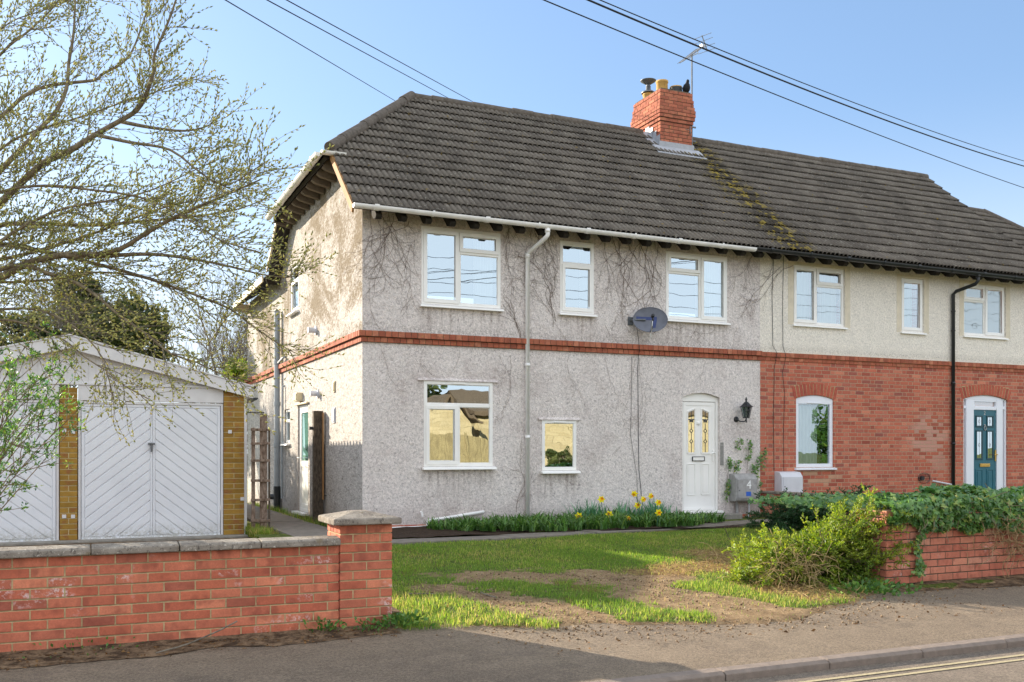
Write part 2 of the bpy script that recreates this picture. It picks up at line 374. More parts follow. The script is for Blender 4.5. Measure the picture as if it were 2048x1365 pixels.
M = dict(
    cast_grey=roughcast('grey roughcast', 'ece3de', '736668', .74, smudge=.5),
    cast_side=roughcast('stained roughcast', 'c2bcb6', '665c53', 1.0, stain='6f6048', grain=17.),
    cast_cream=roughcast('cream roughcast', 'f8f0e4', '9a8f80', .36, grain=30.),
    brick_house=brick_shader('red house brick', 'flemish', ['b4634f', 'c5725a', 'a05546', 'cf8369', 'b0604e', 'c0735e', '98584e'], 'bf9f85',
        wash=[(11.95, 1.5, .62, .55, 'c79a8a'), (9.0, .72, .65, .2, 'c2a184'), (12.2, .95, .3, .3, 'bd8a78')]),
    brick_band=brick_solid('band brick', ['a65e48', 'b66c52', '985642', 'c27e62'], moss=.35),
    brick_wall=brick_solid('garden wall brick', ['c47054', 'b5634c', 'd48465', 'be6c54', 'ca785c', 'a25c4a'], wash=.9),
    brick_pale=brick_solid('pale garden wall brick', ['c98068', 'c07560', 'd48e74', 'b86c58', 'd09880'], wash=.5),
    brick_chim=brick_solid('chimney brick', ['b66c54', 'a2604c', 'c27a5e', 'aa6652'], moss=.6),
    brick_yellow=brick_solid('ochre glazed brick', ['9c7830', '8f6c2a', 'a88238', '967230'], rough=.6),
    brick_arch=brick_solid('arch brick', ['b05a48', 'be6852', 'a65346'], moss=0.),
    mortar=simple('mortar', 'b5a07a', .95, .1, .25, 20, .004, 90),
    mortar_pale=simple('pale mortar', 'c4b790', .95, .1, .12, 20, .003, 90),
    mortar_dark=simple('dark mortar', '6d6052', .95, .1, .25, 20, .004, 90),
    tile=tile_mat('weathered roof tile'),
    ridge=simple('ridge tile', '645c54', .9, .2, .3, 14, .01, 45),
    pvc=simple('white pvc', 'f5f3ef', .32, .5, .03, 3),
    pvc_blue=simple('bright white pvc', 'e9ebf3', .32, .5, .02, 3),
    gutter=simple('grey white gutter', 'f0eeec', .4, .45, .08, 5),
    gutter_white=simple('off-white gutter', 'e4e1da', .4, .45, .06, 5),  # plain off-white, used on the half hip gutters
    black=simple('black pvc', '24272b', .35, .5, .1, 5),
    grey_pipe=simple('grey pipe', '9aa0a4', .45, .45, .1, 5),
    dark_timber=simple('dark timber', '35312c', .9, .2, .2, 9, .004, 60),
    orange_timber=simple('orange timber', 'a27a50', .8, .3, .15, 9, .004, 60),
    cream_paint=simple('cream paint', 'd8c8a4', .55, .4, .08, 8),
    concrete=simple('concrete', '8d8880', .92, .2, .2, 12, .006, 60),
    lead=simple('lead flashing', 'a5a7ad', .55, .5, .14, 9, .004, 30),
    pot=simple('buff chimney pot', 'c69c58', .8, .3, .16, 9, .003, 40),
    dark_metal=simple('dark metal', '2a2c2e', .5, .5, .1, 8),
    alu=simple('aluminium', 'a9a9a8', .4, .5, .1, 8, metal=.7),
    galv=simple('galvanised steel', '6e7174', .5, .5, .15, 12, metal=.5),
    dish=simple('faded grey dish', '6e717c', .65, .4, .18, 7),
    dish_logo=simple('faded navy print', '3d4a78', .65, .4, .12, 30),
    white_paint=None,
    garage_trim=simple('white painted board', 'd9d8d8', .5, .4, .06, 5),
    plastic_grey=simple('grey meter box', '9c9a98', .6, .4, .18, 12, .002, 50),
    plastic_white=simple('white meter box', 'cfd0d6', .5, .4, .05, 6),
    white=simple('white', 'f0f0ee', .5, .4, .02, 4),
    blue=simple('blue sticker', '2f62c0', .4, .5, .1, 60),
    teal=simple('teal door paint', '1d6272', .38, .5, .08, 6),
    teal_dark=simple('teal moulding', '14434d', .45, .5, .08, 6),
    brass=simple('brass', 'c9a256', .3, .5, .08, 20, metal=.8),
    wood=bark('weathered wood', '5c4a3e', '9a8778', 30),
    wood_dark=bark('dark weathered post', '3b342e', '6a5e50', 30),
    glass_up=glass('bedroom window glass', .6, .0012),
    glass_b=glass('curtained bedroom glass', .45, .0012),
    glass_low=glass('ground floor glass', .62, .003),
    glass_door=glass('door glass', .6, .006, body='6a5a3c'),
    glass_fros=glass('patterned glass', .25, .004, body='9ba3a6'),
    glass_side=glass('side door glass', .35, .0, body='6fa59a'),
    curtain=simple('white net curtain', 'f1f1ec', .9, .1, .04, 6),
    lead_came=simple('lead came', '4a4c50', .5, .5, .1, 9),
    pavement=asphalt('tan asphalt pavement', '8a7a69', '9b8a76', 'd6c6ae'),
    road=asphalt('road asphalt', '82766a', '948677', 'c0b09a', 110),
    kerb=simple('kerb stone', '83766c', .9, .2, .15, 16, .006, 90),
    yellow=simple('yellow road paint', 'a89b7c', .8, .2, .2, 40, .004, 120),
    slab=simple('paving slab', '7c746b', .92, .2, .2, 7, .006, 70),
    soil=simple('dark soil', '3f332a', .98, .1, .35, 14, .02, 35),
    coping=None,
    vine=simple('dead creeper stem', '75655a', .9, .2, .2, 12),
    twig=bark('willow bark', '5f5445', '8e8068', 22),
    twig_grey=bark('grey bark', '5e574d', '8a8173', 22),
    cable=simple('black cable', '1d2026', .6, .3, .1, 4),
    cable_grey=simple('grey cable', '8b8684', .6, .3, .1, 4),
    bird=simple('dark feathers', '1c1c20', .7, .3, .25, 40),
    catkin=leaf('catkin', ['9aa05a', 'bcba72', '7f8852', 'd2cc8c'], .3, .7, .2),
    shrubleaf=leaf('fresh green leaf', ['3a5f34', '4f7a38', '6a9440', '3f6650', '96ac4a'], .4),
    evergreen=leaf('evergreen leaf', ['3a4426', '55602e', '2c3a22', '6f7440', '48542c'], .22),
    ivy=leaf('ivy leaf', ['3c6032', '567e40', '466e3c', '7a9e50', '608a44', 'c4be62', '486e40'], .28, .35, .5),
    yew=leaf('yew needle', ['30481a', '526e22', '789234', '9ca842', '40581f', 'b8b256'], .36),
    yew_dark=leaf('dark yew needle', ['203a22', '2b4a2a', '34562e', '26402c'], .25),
    grass=leaf('grass blade', ['4a6a2c', '648636', '7e9c42', '587a30', '9cac50', 'beb070', 'a08e58'], .5, .6, .3),
    strap=leaf('strappy leaf', ['38582a', '4c7434', '608a42', '42642e', '80a254'], .3, .4, .4),
    daffleaf=leaf('blue green leaf', ['4a7a5e', '5f9068', '74a47a'], .3, .4, .4),
    petal=leaf('yellow petal', ['f8ec28', 'fcf040', 'f4e41c'], .35, .6, .2),
    dry=leaf('dry stalk', ['8a7350', 'a68c62', 'bda67a', '75603f'], .2, .9, .1),
    litter=leaf('fallen leaf', ['4a3828', '6b4f34', '8a6a44', '3b2f26'], .1, .9, .1),
    stone=brick_shader('yellow stone', 'stretcher', ['c0ac84', 'cab68e', 'b8a47c', 'c4b088'], 'b8a67e', L=.5, H=.22, J=.01),
    slate=simple('plain roof', '6a5a48', .9, .2, .15, 8),
    fence=bark('fence board', '8a7a58', 'a8966c', 8),
    dark=simple('dark interior', '1a1816', .9, .1, .1, 4),
)
def _coping():
    g = G('weathered coping'); p = g.pos(); a = g.noise(30, 5, .75); b = g.noise(6, 4, .6)
    col = g.mix(g.rng(b, .35, .65), lin('7d746a'), lin('9b9286'))
    col = g.mix(g.m('MULTIPLY', g.rng(a, .54, .62), .75), col, lin('4a4440'))
    col = g.mix(g.m('MULTIPLY', g.rng(g.noise(44, 4, .7), .6, .66), .8), col, lin('cfc8ba'))
    col = g.mix(g.m('MULTIPLY', g.rng(g.noise(9, 4, .6), .62, .7), .6), col, lin('77684c'))
    return g.out(col, .95, g.bump(g.m('ADD', a, b), .008, 1.), .15)
M['coping'] = _coping()
def _garage_paint():
    g = G('white painted steel door'); p = g.pos(); x, y, z = g.xyz(p)
    a = g.noise(2.2, 4, .6); f = g.noise(24, 5, .75)
    col = g.mix(g.m('MULTIPLY', g.rng(a, .45, .75), .35), lin('e4e7ec'), lin('c8cbd2'))
    d = g.m('MULTIPLY', g.rng(z, .12, -.12), g.rng(f, .38, .62)); col = g.mix(g.m('MULTIPLY', d, .7), col, lin('8a8468'))
    col = g.mix(g.m('MULTIPLY', g.rng(g.noise(60, 4, .8), .66, .7), .5), col, lin('8d8a84'))
    return g.out(col, .4, g.bump(a, .004), .5)
M['white_paint'] = _garage_paint()
# ------------------------------------------------------------------ ground, pavement, road
def vnoise(x, y, scale, seed):
    r = np.random.default_rng(seed); N = 128; L = r.random((N, N))
    x = np.asarray(x, float)*scale; y = np.asarray(y, float)*scale
    xi = np.floor(x).astype(int); yi = np.floor(y).astype(int); fx = x-xi; fy = y-yi
    fx = fx*fx*(3-2*fx); fy = fy*fy*(3-2*fy)
    a = L[xi % N, yi % N]; b = L[(xi+1) % N, yi % N]; c = L[xi % N, (yi+1) % N]; d = L[(xi+1) % N, (yi+1) % N]
    return (a*(1-fx)+b*fx)*(1-fy)+(c*(1-fx)+d*fx)*fy
def fbm(x, y, scale, seed, n=4):
    t = 0; a = .5; s = 0
    for i in range(n): t = t+a*vnoise(x, y, scale*2**i, seed+i); s += a; a *= .5
    return t/s
def capsule(x, y, segs):
    """distance minus radius to the nearest of several worn tracks"""
    best = None
    for x0, y0, x1, y1, r in segs:
        dx, dy = x1-x0, y1-y0; t = np.clip(((x-x0)*dx+(y-y0)*dy)/(dx*dx+dy*dy+1e-9), 0, 1)
        d = np.hypot(x-x0-t*dx, y-y0-t*dy)-r
        best = d if best is None else np.minimum(best, d)
    return best
def sstep(v, a, b):
    t = np.clip((v-a)/(b-a), 0, 1); return t*t*(3-2*t)
TRACKS = [(-.1,-4.95,1.0,-5.3,.24), (1.0,-5.3,1.5,-5.8,.27), (1.5,-5.8,1.35,-6.7,.42), (1.35,-6.7,1.5,-8.0,.55), (-.75,-5.5,-.5,-6.1,.15), (-.5,-6.2,-.42,-6.7,.26), (-.35,-6.8,.0,-7.4,.36),
          (-.9,-7.5,.3,-7.75,.22), (.2,-7.85,2.2,-8.0,.22), (2.0,-7.75,3.6,-7.35,.2)]
DRY = [(3.5,-4.5,2.9,-6.2,.45), (2.9,-6.2,2.75,-7.0,.35), (1.9,-5.4,3.2,-5.1,.3)]
LONG = [(-1.55,-5.9,-1.25,-7.0,.35), (-.95,-6.1,-.75,-7.1,.22), (.42,-6.75,.5,-7.35,.2), (.5,-7.3,.95,-7.55,.14), (1.9,-6.3,2.3,-7.3,.2), (2.2,-7.4,2.7,-7.3,.15), (-.5,-7.35,-.5,-7.5,.09)]
def garden_z(x, y):
    z = np.where(y > -2.2, -.03+(y+2.2)*.008, -.03-(-2.2-y)*.0385)
    return z+(fbm(x, y, 1.3, 40)-.5)*.035+(fbm(x, y, 6, 50, 3)-.5)*.018
def pave_z(y): return -.235-(-6.95-y)*.029
def edge_y(x):
    k = np.interp(x, [-1.7,-1.2,-.6,.3,1.3,2.0,2.8,3.6,7.6], [-7.12,-7.3,-7.5,-7.75,-8.1,-8.0,-7.55,-7.28,-7.2])
    return k+(fbm(x, x*0+3., 1.8, 60)-.5)*.35
def soil_mask(x, y):
    n = (fbm(x, y, 2.6, 21, 5)-.5)*1.0
    n = n+(fbm(x, y, 11, 23, 3)-.5)*.35; a = 1-sstep(capsule(x, y, TRACKS)+n, -.2, .34)
    lng = 1-sstep(capsule(x, y, LONG)+n*.5, -.05, .12)
    return np.clip(a-lng*.9+.35*sstep(fbm(x, y, 1.5, 26), .58, .75), 0, 1)
def dry_mask(x, y):
    return 1-sstep(capsule(x, y, DRY)+(fbm(x, y, 3, 31)-.5)*.6, -.1, .25)

def ground_mat():
    g = G('garden turf and bare earth'); s = g.attr('soil'); d = g.attr('dry')
    n = g.noise(14, 5, .7); f = g.noise(70, 4, .7); b = g.noise(2, 4)
    turf = g.mix(g.rng(n, .35, .65), lin('4c5a2c'), lin('74803f'))
    turf = g.mix(g.m('MULTIPLY', g.rng(b, .55, .7), .5), turf, lin('8a6c3c'))
    dirt = g.mix(g.rng(g.noise(5, 5, .65), .3, .7), lin('8f7558'), lin('b89c78'))
    dirt = g.hsv(dirt, v=g.rng(f, .36, .64, .62, 1.3)); dirt = g.hsv(dirt, v=g.rng(g.noise(22, 5, .75), .36, .64, .78, 1.2)); dirt = g.mix(g.m('MULTIPLY', g.rng(g.noise(3.1, 5, .7), .5, .66), .6), dirt, lin('6e5a44'))
    dirt = g.mix(g.m('MULTIPLY', g.rng(g.noise(38, 4, .7), .62, .67), .7), dirt, lin('cfc0a8'))
    strw = g.mix(g.rng(n, .4, .6), lin('6e5638'), lin('a88c60'))
    col = g.mix(d, turf, strw); col = g.mix(g.rng(g.m('ADD', s, g.m('MULTIPLY', g.m('SUBTRACT', n, .5), .5)), .35, .65), col, dirt)
    return g.out(col, .97, g.bump(g.m('ADD', n, f), .035, 1.), .1)
M['turf'] = ground_mat()

def sheet(name, x0, x1, y0, y1, z, mat, nx=1, ny=1, zf=None, thick=0):
    X, Y = np.meshgrid(np.linspace(x0, x1, nx+1), np.linspace(y0, y1, ny+1)); Z = np.full_like(X, z) if zf is None else zf(X, Y)
    V = np.stack([X.ravel(), Y.ravel(), Z.ravel()], 1); a = (np.arange(ny)[:, None]*(nx+1)+np.arange(nx)[None]).ravel()
    F = np.stack([a, a+1, a+nx+2, a+nx+1], 1)
    o = np_mesh(name, V, F, mat); o['kind'] = 'structure'; return o

sheet('ground', -400, 400, -400, 400, -.5, M['turf'])
sheet('road', -60, 60, -15.6, -9.0, -.36, M['road'])
sheet('pavement', -60, 60, -9.06, -6.6, 0, M['pavement'], 120, 24, lambda X, Y: pave_z(Y)+(fbm(X, Y, .8, 70)-.5)*.012)
sheet('far_pavement', -60, 60, -18, -15.5, -.27, M['pavement'])
sheet('far_lawn', -60, 60, -80, -18, -.3, M['turf'])
# kerb stones of the near side, each .9 m long
mb = MB(); x = -30.
while x < 30:
    ln = .91; j = RND.uniform(-.004, .004)
    mb.prism([(x+.004,-9.05+j,-.5),(x+.004,-9.05+j,-.293),(x+.004,-9.155+j,-.295),(x+.004,-9.185+j,-.315),(x+.004,-9.19+j,-.5)], (ln-.008, 0, 0)); x += ln
o = mb.build('kerb', M['kerb'], bevel=.006); o['kind'] = 'structure'
mb = MB(); mb.box(-30, 30, -15.62, -15.5, -.5, -.25); o = mb.build('far_kerb', M['kerb']); o['kind'] = 'structure'
for i, yy in enumerate((-9.43, -9.54)):
    sheet('road_marking', -2.5, 30, yy-.02, yy+.02, -.3555, M['yellow'], 60, 1)

# the garden sheet with its worn tyre tracks
X, Y = np.meshgrid(np.arange(-1.66, 7.62, .04), np.arange(-8.6, .02, .04))
inside = Y > edge_y(X)
edge = sstep(Y-edge_y(X), .0, .3)
lowz = pave_z(Y)-.022+(fbm(X, Y, 7, 58)-.5)*.05; Z = np.maximum(garden_z(X, Y), np.where(Y < -6.9, pave_z(Y)+.018+(fbm(X, Y, 4, 59)-.5)*.02, -9))*edge+lowz*(1-edge)
ny_, nx_ = X.shape; idx = np.arange(ny_*nx_).reshape(ny_, nx_)
keep = (inside[:-1,:-1] & inside[1:,:-1] & inside[:-1,1:] & inside[1:,1:])
F = np.stack([idx[:-1,:-1][keep], idx[:-1,1:][keep], idx[1:,1:][keep], idx[1:,:-1][keep]], 1)
soil = np.maximum(soil_mask(X, Y), np.where(Y < edge_y(X)+.2, 1, 0)); 
o = np_mesh('garden_ground', np.stack([X.ravel(), Y.ravel(), Z.ravel()], 1), F, M['turf'], smooth=True,
            attrs={'soil': ('POINT', soil.ravel()), 'dry': ('POINT', dry_mask(X, Y).ravel())})
o['kind'] = 'structure'
# earth that has washed against the foot of both street walls
def strip(x0, x1, amp, seed):
    X, Y = np.meshgrid(np.arange(x0, x1, .05), np.linspace(0, 1, 9))
    wd = .22+amp*fbm(X, X*0, 1.6, seed); yy = -6.9-Y*wd
    Z = pave_z(yy)+.004+.03*(1-Y)**2+(fbm(X, yy, 9, seed+3)-.5)*.012*(1-Y)
    ny_, nx_ = X.shape; idx = np.arange(ny_*nx_).reshape(ny_, nx_)
    F = np.stack([idx[1:,:-1].ravel(), idx[1:,1:].ravel(), idx[:-1,1:].ravel(), idx[:-1,:-1].ravel()], 1)
    o = np_mesh('earth_strip', np.stack([X.ravel(), yy.ravel(), Z.ravel()], 1), F, M['soil_mix'], smooth=True); o['kind'] = 'structure'
def _soilmix():
    g = G('earth and grit'); n = g.noise(9, 5, .7); f = g.noise(60, 4, .75)
    c = g.mix(g.rng(n, .4, .62), lin('4a3c30'), lin('8a745c')); c = g.hsv(c, v=g.rng(f, .3, .7, .7, 1.3))
    return g.out(c, .97, g.bump(g.m('ADD', n, f), .015, 1.), .1)
M['soil_mix'] = _soilmix()
strip(-7, -1.6, .42, 80); strip(3.7, 9, .3, 90)
# yard beside the garage, concrete side path, front path, flower bed
sheet('yard', -12, -1.5, -6.75, 9, -.14, M['soil_mix'], 40, 60, lambda X, Y: -.15+(fbm(X, Y, 2, 44)-.5)*.03)
def slabs(name, pts, wd, z, mat):
    mb = MB()
    for (x0, y0), (x1, y1) in zip(pts[:-1], pts[1:]):
        d = Vector((x1-x0, y1-y0, 0)); u = d.normalized(); n = Vector((-u.y, u.x, 0))*wd/2; g_ = u*.006; zz = z+RND.uniform(-.004, .006)
        a, b = Vector((x0, y0, 0))+g_, Vector((x1, y1, 0))-g_
        mb.prism([tuple((a-n).xy)+(zz-.06,), tuple((b-n).xy)+(zz-.06,), tuple((b+n).xy)+(zz-.06,), tuple((a+n).xy)+(zz-.06,)], (0, 0, .06))
    o = mb.build(name, mat, bevel=.008); o['kind'] = 'structure'; return o
slabs('side_path', [(-.78, y) for y in np.arange(-2.2, 9, .92)], .82, -.015, M['slab'])
slabs('garden_path', [(-1.5+.9*i, -2.05+.012*i*i) for i in range(9)]+[(6.6,-1.0),(7.4,-.95)], .5, -.004, M['slab'])
sheet('flower_bed', .0, 5.9, -1.78, .0, 0, M['soil'], 60, 20, lambda X, Y: .0+.02*np.sin(X*2)+(fbm(X, Y, 5, 91)-.5)*.04)

# ------------------------------------------------------------------ wall and window builders
def wall_grid(mb, axis, c, u0, u1, z0, z1, holes, depth=.1):
    us = sorted({u0, u1, *[h[0] for h in holes], *[h[1] for h in holes]}); zs = sorted({z0, z1, *[h[2] for h in holes], *[h[3] for h in holes]})
    us = [u for u in us if u0 <= u <= u1]; zs = [z for z in zs if z0 <= z <= z1]
    P = (lambda u, d, z: (u, c+d, z)) if axis == 'y' else (lambda u, d, z: (c+d, u, z))
    def quad(a, b, cc, d): mb.face([a, b, cc, d] if axis == 'y' else [d, cc, b, a])
    for i in range(len(us)-1):
        for j in range(len(zs)-1):
            um, zm = (us[i]+us[i+1])/2, (zs[j]+zs[j+1])/2
            if any(h[0] < um < h[1] and h[2] < zm < h[3] for h in holes): continue
            quad(P(us[i],0,zs[j]), P(us[i+1],0,zs[j]), P(us[i+1],0,zs[j+1]), P(us[i],0,zs[j+1]))
    for a, b, e, f in holes:
        quad(P(a,0,e), P(a,0,f), P(a,depth,f), P(a,depth,e)); quad(P(b,0,f), P(b,0,e), P(b,depth,e), P(b,depth,f))
        quad(P(a,0,f), P(b,0,f), P(b,depth,f), P(a,depth,f)); quad(P(b,0,e), P(a,0,e), P(a,depth,e), P(b,depth,e))

class SB(MB):
    """an MB in (along, depth, up) coordinates of a wall; side=True puts it on the left-hand wall"""
    def __init__(s, side=False): super().__init__(); s.side = side
    def build(s, *a, **k):
        if s.side: s.v = [(p[1], p[0], p[2]) for p in s.v]; s.f = [tuple(reversed(f)) for f in s.f]
        return super().build(*a, **k)

def ring(mb, a, b, c, d, w, y0, y1, wt=None, wb=None):
    wt = w if wt is None else wt; wb = w if wb is None else wb
    mb.box(a, b, y0, y1, c, c+wb); mb.box(a, b, y0, y1, d-wt, d); mb.box(a, a+w, y0, y1, c+wb, d-wt); mb.box(b-w, b, y0, y1, c+wb, d-wt)

def window(house, a, b, c, d, bars, lights, fm, gm, y=-.012, side=False, sill=True, vent=None, label=None, silld=.075, curtain=None, head=0):
    mb = SB(side); fw = .052; hb = .028
    ring(mb, a, b, c, d, fw, y, y+.075, wt=fw+head)
    fx = lambda f: a+(b-a)*f
    fz = lambda f: c+(d-c)*f
    for k, f, p, q in bars:
        if k == 'v': mb.box(fx(f)-hb, fx(f)+hb, y+.002, y+.07, fz(p)+(fw if p == 0 else hb), fz(q)-(fw+head if q == 1 else hb))
        else: mb.box(fx(p)+(fw if p == 0 else hb), fx(q)-(fw if q == 1 else hb), y+.002, y+.07, fz(f)-hb, fz(f)+hb)
    panes = []
    for (p, q, r, s_, kind) in lights:
        x0 = fx(p)+(fw if p == 0 else hb); x1 = fx(q)-(fw if q == 1 else hb); z0 = fz(r)+(fw if r == 0 else hb); z1 = fz(s_)-(fw+head if s_ == 1 else hb)
        if kind == 's':
            ring(mb, x0-.02, x1+.02, z0-.02, z1+.02, .06, y-.018, y-.003); x0 += .04; x1 -= .04; z0 += .04; z1 -= .04
        ring(mb, x0, x1, z0, z1, .009, y+.012, y+.03)
        panes.append((x0+.009, x1-.009, z0+.009, z1-.009))
    if vent: mb.box(fx(vent)-.11, fx(vent)+.11, y-.034, y-.019, d-.042-head, d-.024-head)
    w = mb.build('window', fm, house, bevel=.004)
    if label: w['label'] = label
    for (x0, x1, z0, z1) in panes:
        pm = SB(side); tx, tz = RND.uniform(-.003, .003), RND.uniform(-.004, .004); pm.face([(x0, y+.02-tx-tz, z0), (x1, y+.02+tx-tz, z0), (x1, y+.02+tx+tz, z1), (x0, y+.02-tx+tz, z1)]); pm.build('pane', gm, w)
    if sill:
        sm = SB(side); sm.prism([(a-.035, y+.0, c-.002), (a-.035, y-silld+.012, c-.018), (a-.035, y-silld, c-.05), (a-.035, y-.0, c-.05)], (b-a+.07, 0, 0)); sm.build('sill', fm, w, bevel=.004)
    for (p, q) in (curtain or []):
        n = 60; cv = SB(side)
        xs = [fx(p)+(fx(q)-fx(p))*i/n for i in range(n+1)]; ys = [y+.16+.018*math.sin(i*1.15)+.012*math.sin(i*.37+1) for i in range(n+1)]
        for i in range(n): cv.face([(xs[i], ys[i], c+.03), (xs[i+1], ys[i+1], c+.03), (xs[i+1], ys[i+1], d-.03), (xs[i], ys[i], d-.03)])
        cv.build('curtain', M['curtain'], w, smooth=True)
    return w

def segs(a, b, first, L=.215, J=.01):
    out = []; x = a; ln = first
    while x < b-.02:
        e = min(x+ln, b)
        if b-e < .05: e = b
        out.append((x, e)); x = e+J; ln = L
    return out
def courses(mb, x0, x1, y0, y1, z, n, H=.075, J=.01, odd=0, inset=.004, grow=None, core=True, Wd=.1025, first=.1025):
    """n courses of real bricks round a rectangle, on a mortar core"""
    for k in range(n):
        g_ = grow[k] if grow else 0; a, b, c, d = x0-g_, x1+g_, y0-g_, y1+g_
        za, zb = z+k*H+J/2, z+(k+1)*H-J/2; od = (k+odd) % 2
        def put(p, q, r, s_):
            j = RND.uniform(-.0015, .0015); mb.cm = 0; mb.cr = RND.random(); mb.box(p, q, r+j, s_+j, za+RND.uniform(-.001, .001), zb+RND.uniform(-.001, .001))
        for p, q in segs(a, b, .215 if od else first): put(p, q, c, c+Wd); put(p, q, d-Wd, d)
        if d-c > .3:
            for p, q in segs(c+Wd+J, d-Wd-J, first if od else .215): put(a, a+Wd, p, q); put(b-Wd, b, p, q)
        if core: mb.cm = 1; mb.cr = .5; mb.box(a+inset, b-inset, c+inset, d-inset, z+k*H+.0005, z+(k+1)*H-.0005)
    mb.cm = 0; mb.cr = .5

# ------------------------------------------------------------------ the rendered house
EAVE_Y, EAVE_Z, RID_Y, RID_Z = -.45, 4.90, 3.2, 8.04
XV0, XP, XV1 = -.27, 7.9, 15.3                  # left verge, party line on the roof, right verge
SL = (RID_Z-EAVE_Z)/(RID_Y-EAVE_Y); SLEN = math.hypot(RID_Y-EAVE_Y, RID_Z-EAVE_Z)
SD = Vector((0, RID_Y-EAVE_Y, RID_Z-EAVE_Z)).normalized(); SN = Vector((0, -SD.z, SD.y))
def roof_z(y): return EAVE_Z+(y-EAVE_Y)*SL if y < RID_Y else RID_Z-(y-RID_Y)*SL

def tile_slope(name, x0, x1, parent, origin, d, nrm, length, ncourse, cut=None, seed=1, tw=.3, axis=Vector((1,0,0))):
    """interlocking ribbed tiles, every tile its own little sheet"""
    r = np.random.default_rng(seed); prof = []
    for k in range(3):
        b = k/3
        prof += [(b+.02, -.012), (b+.065, -.012), (b+.10, .024), (b+.17, .03), (b+.26, .03), (b+.32, .02)]
    prof = [(0., .0)]+prof; prof.append((1.0, 0.)); pu = np.array([p[0] for p in prof])*tw; ph = np.array([p[1] for p in prof]); n = len(pu)
    V = []; F = []; RN = []; gauge = length/ncourse; base = 0
    o_ = np.array(origin); d_ = np.array(d); n_ = np.array(nrm); ax_ = np.array(axis)
    nt = int(math.ceil((x1-x0)/tw))
    for k in range(ncourse):
        wave = (r.random()-.5)*.008
        for t in range(nt):
            u = x0+t*tw+pu; u = np.minimum(u, x1); js = (r.random()-.5)*.014+wave; jl = .037+(r.random()-.5)*.008; tl = (r.random()-.5)*.008
            s0, s1 = k*gauge+js, (k+1)*gauge+.035
            lift = jl+tl*np.linspace(-1, 1, n)
            A = o_+ax_*u[:, None]+d_*s0+n_*(ph+lift-.012)[:, None]
            B = o_+ax_*u[:, None]+d_*s0+n_*(ph+lift)[:, None]
            Cc = o_+ax_*u[:, None]+d_*s1+n_*(ph*.9+.001)[:, None]
            V += [A, B, Cc]
            for a in (0, n):
                i = np.arange(n-1)+base+a; F.append(np.stack([i, i+1, i+n+1, i+n], 1))
            RN.append(np.full(2*(n-1), r.random())); base += 3*n
    V = np.concatenate(V); F = np.concatenate(F); RN = np.concatenate(RN)
    o = np_mesh(name, V, F, M['tile'], parent, rnd=RN)
    if cut:
        bm = bmesh.new(); bm.from_mesh(o.data)
        for co, no in cut:
            bmesh.ops.bisect_plane(bm, geom=bm.verts[:]+bm.edges[:]+bm.faces[:], plane_co=Vector(co)-Vector(parent['_w']), plane_no=no, clear_outer=True)
        bm.to_mesh(o.data); bm.free()
    return o

def capping(name, a, b, parent, r=.098, seg=.42, mat='ridge'):
    """half-round ridge or hip tiles bedded in mortar from a to b"""
    a = Vector(a); b = Vector(b); L = (b-a).length; u = (b-a).normalized(); side = u.cross(Vector((0,0,1))).normalized(); up = side.cross(u)
    mb = MB(); n = int(L/seg); ln = L/n
    for k in range(n):
        p0 = a+u*(k*ln); p1 = a+u*((k+1)*ln+.012); rr = r*(1+RND.uniform(-.03, .03)); dz = up*RND.uniform(-.006, .006); V = []; m_ = 11
        mb.cr = RND.random()
        for p, q in ((p0, rr*1.03), (p1, rr*.97)):
            for j in range(m_):
                t = math.pi*(-.12+1.24*j/(m_-1)); V.append(p+dz+side*math.cos(t)*q+up*math.sin(t)*q)
        mb.idx(V, [(j, j+1, m_+j+1, m_+j) for j in range(m_-1)]+[tuple(range(m_))])
    mb.cr = .5
    return mb.build(name, M[mat], parent, smooth=False)

H1 = thing('semi_detached_house', 'grey roughcast semi-detached house with a white front door and stained gable wall', 'house', (3.9, 4.5, 0))
UP = [(.96, 2.33, 3.555, 4.80), (3.43, 4.08, 3.565, 4.785), (5.55, 6.87, 3.575, 4.785)]
LOW = [(1.0, 2.19, .965, 2.335), (3.09, 3.74, .885, 1.735)]
DOOR = (5.9, 6.72, .06, 2.27)
mb = MB(); wall_grid(mb, 'y', 0, 0, 7.63, -.3, 5.21, UP+LOW+[DOOR], .12)
def arch_fill(mb, a, b, zs, zc, y0, y1, n=12):
    for i in range(n):
        x0 = a+(b-a)*i/n; x1 = a+(b-a)*(i+1)/n
        f = lambda x: zs+(zc-zs)*(1-((x-(a+b)/2)/((b-a)/2))**2)
        mb.idx([(x0,y0,f(x0)),(x1,y0,f(x1)),(x1,y0,zc),(x0,y0,zc),(x0,y1,f(x0)),(x1,y1,f(x1))], [(0,1,2,3),(0,4,5,1)])
arch_fill(mb, DOOR[0], DOOR[1], 2.19, 2.27, 0, .12)
# bell-mouth drips over the ground floor windows
for a, b, z in ((.90, 2.28, 2.335), (3.02, 3.81, 1.735)):
    mb.prism([(a, 0, z+.05), (a, -.034, z+.012), (a, -.034, z+.002), (a, 0, z+.002)], (b-a, 0, 0))
mb.build('wall', M['cast_grey'], H1)
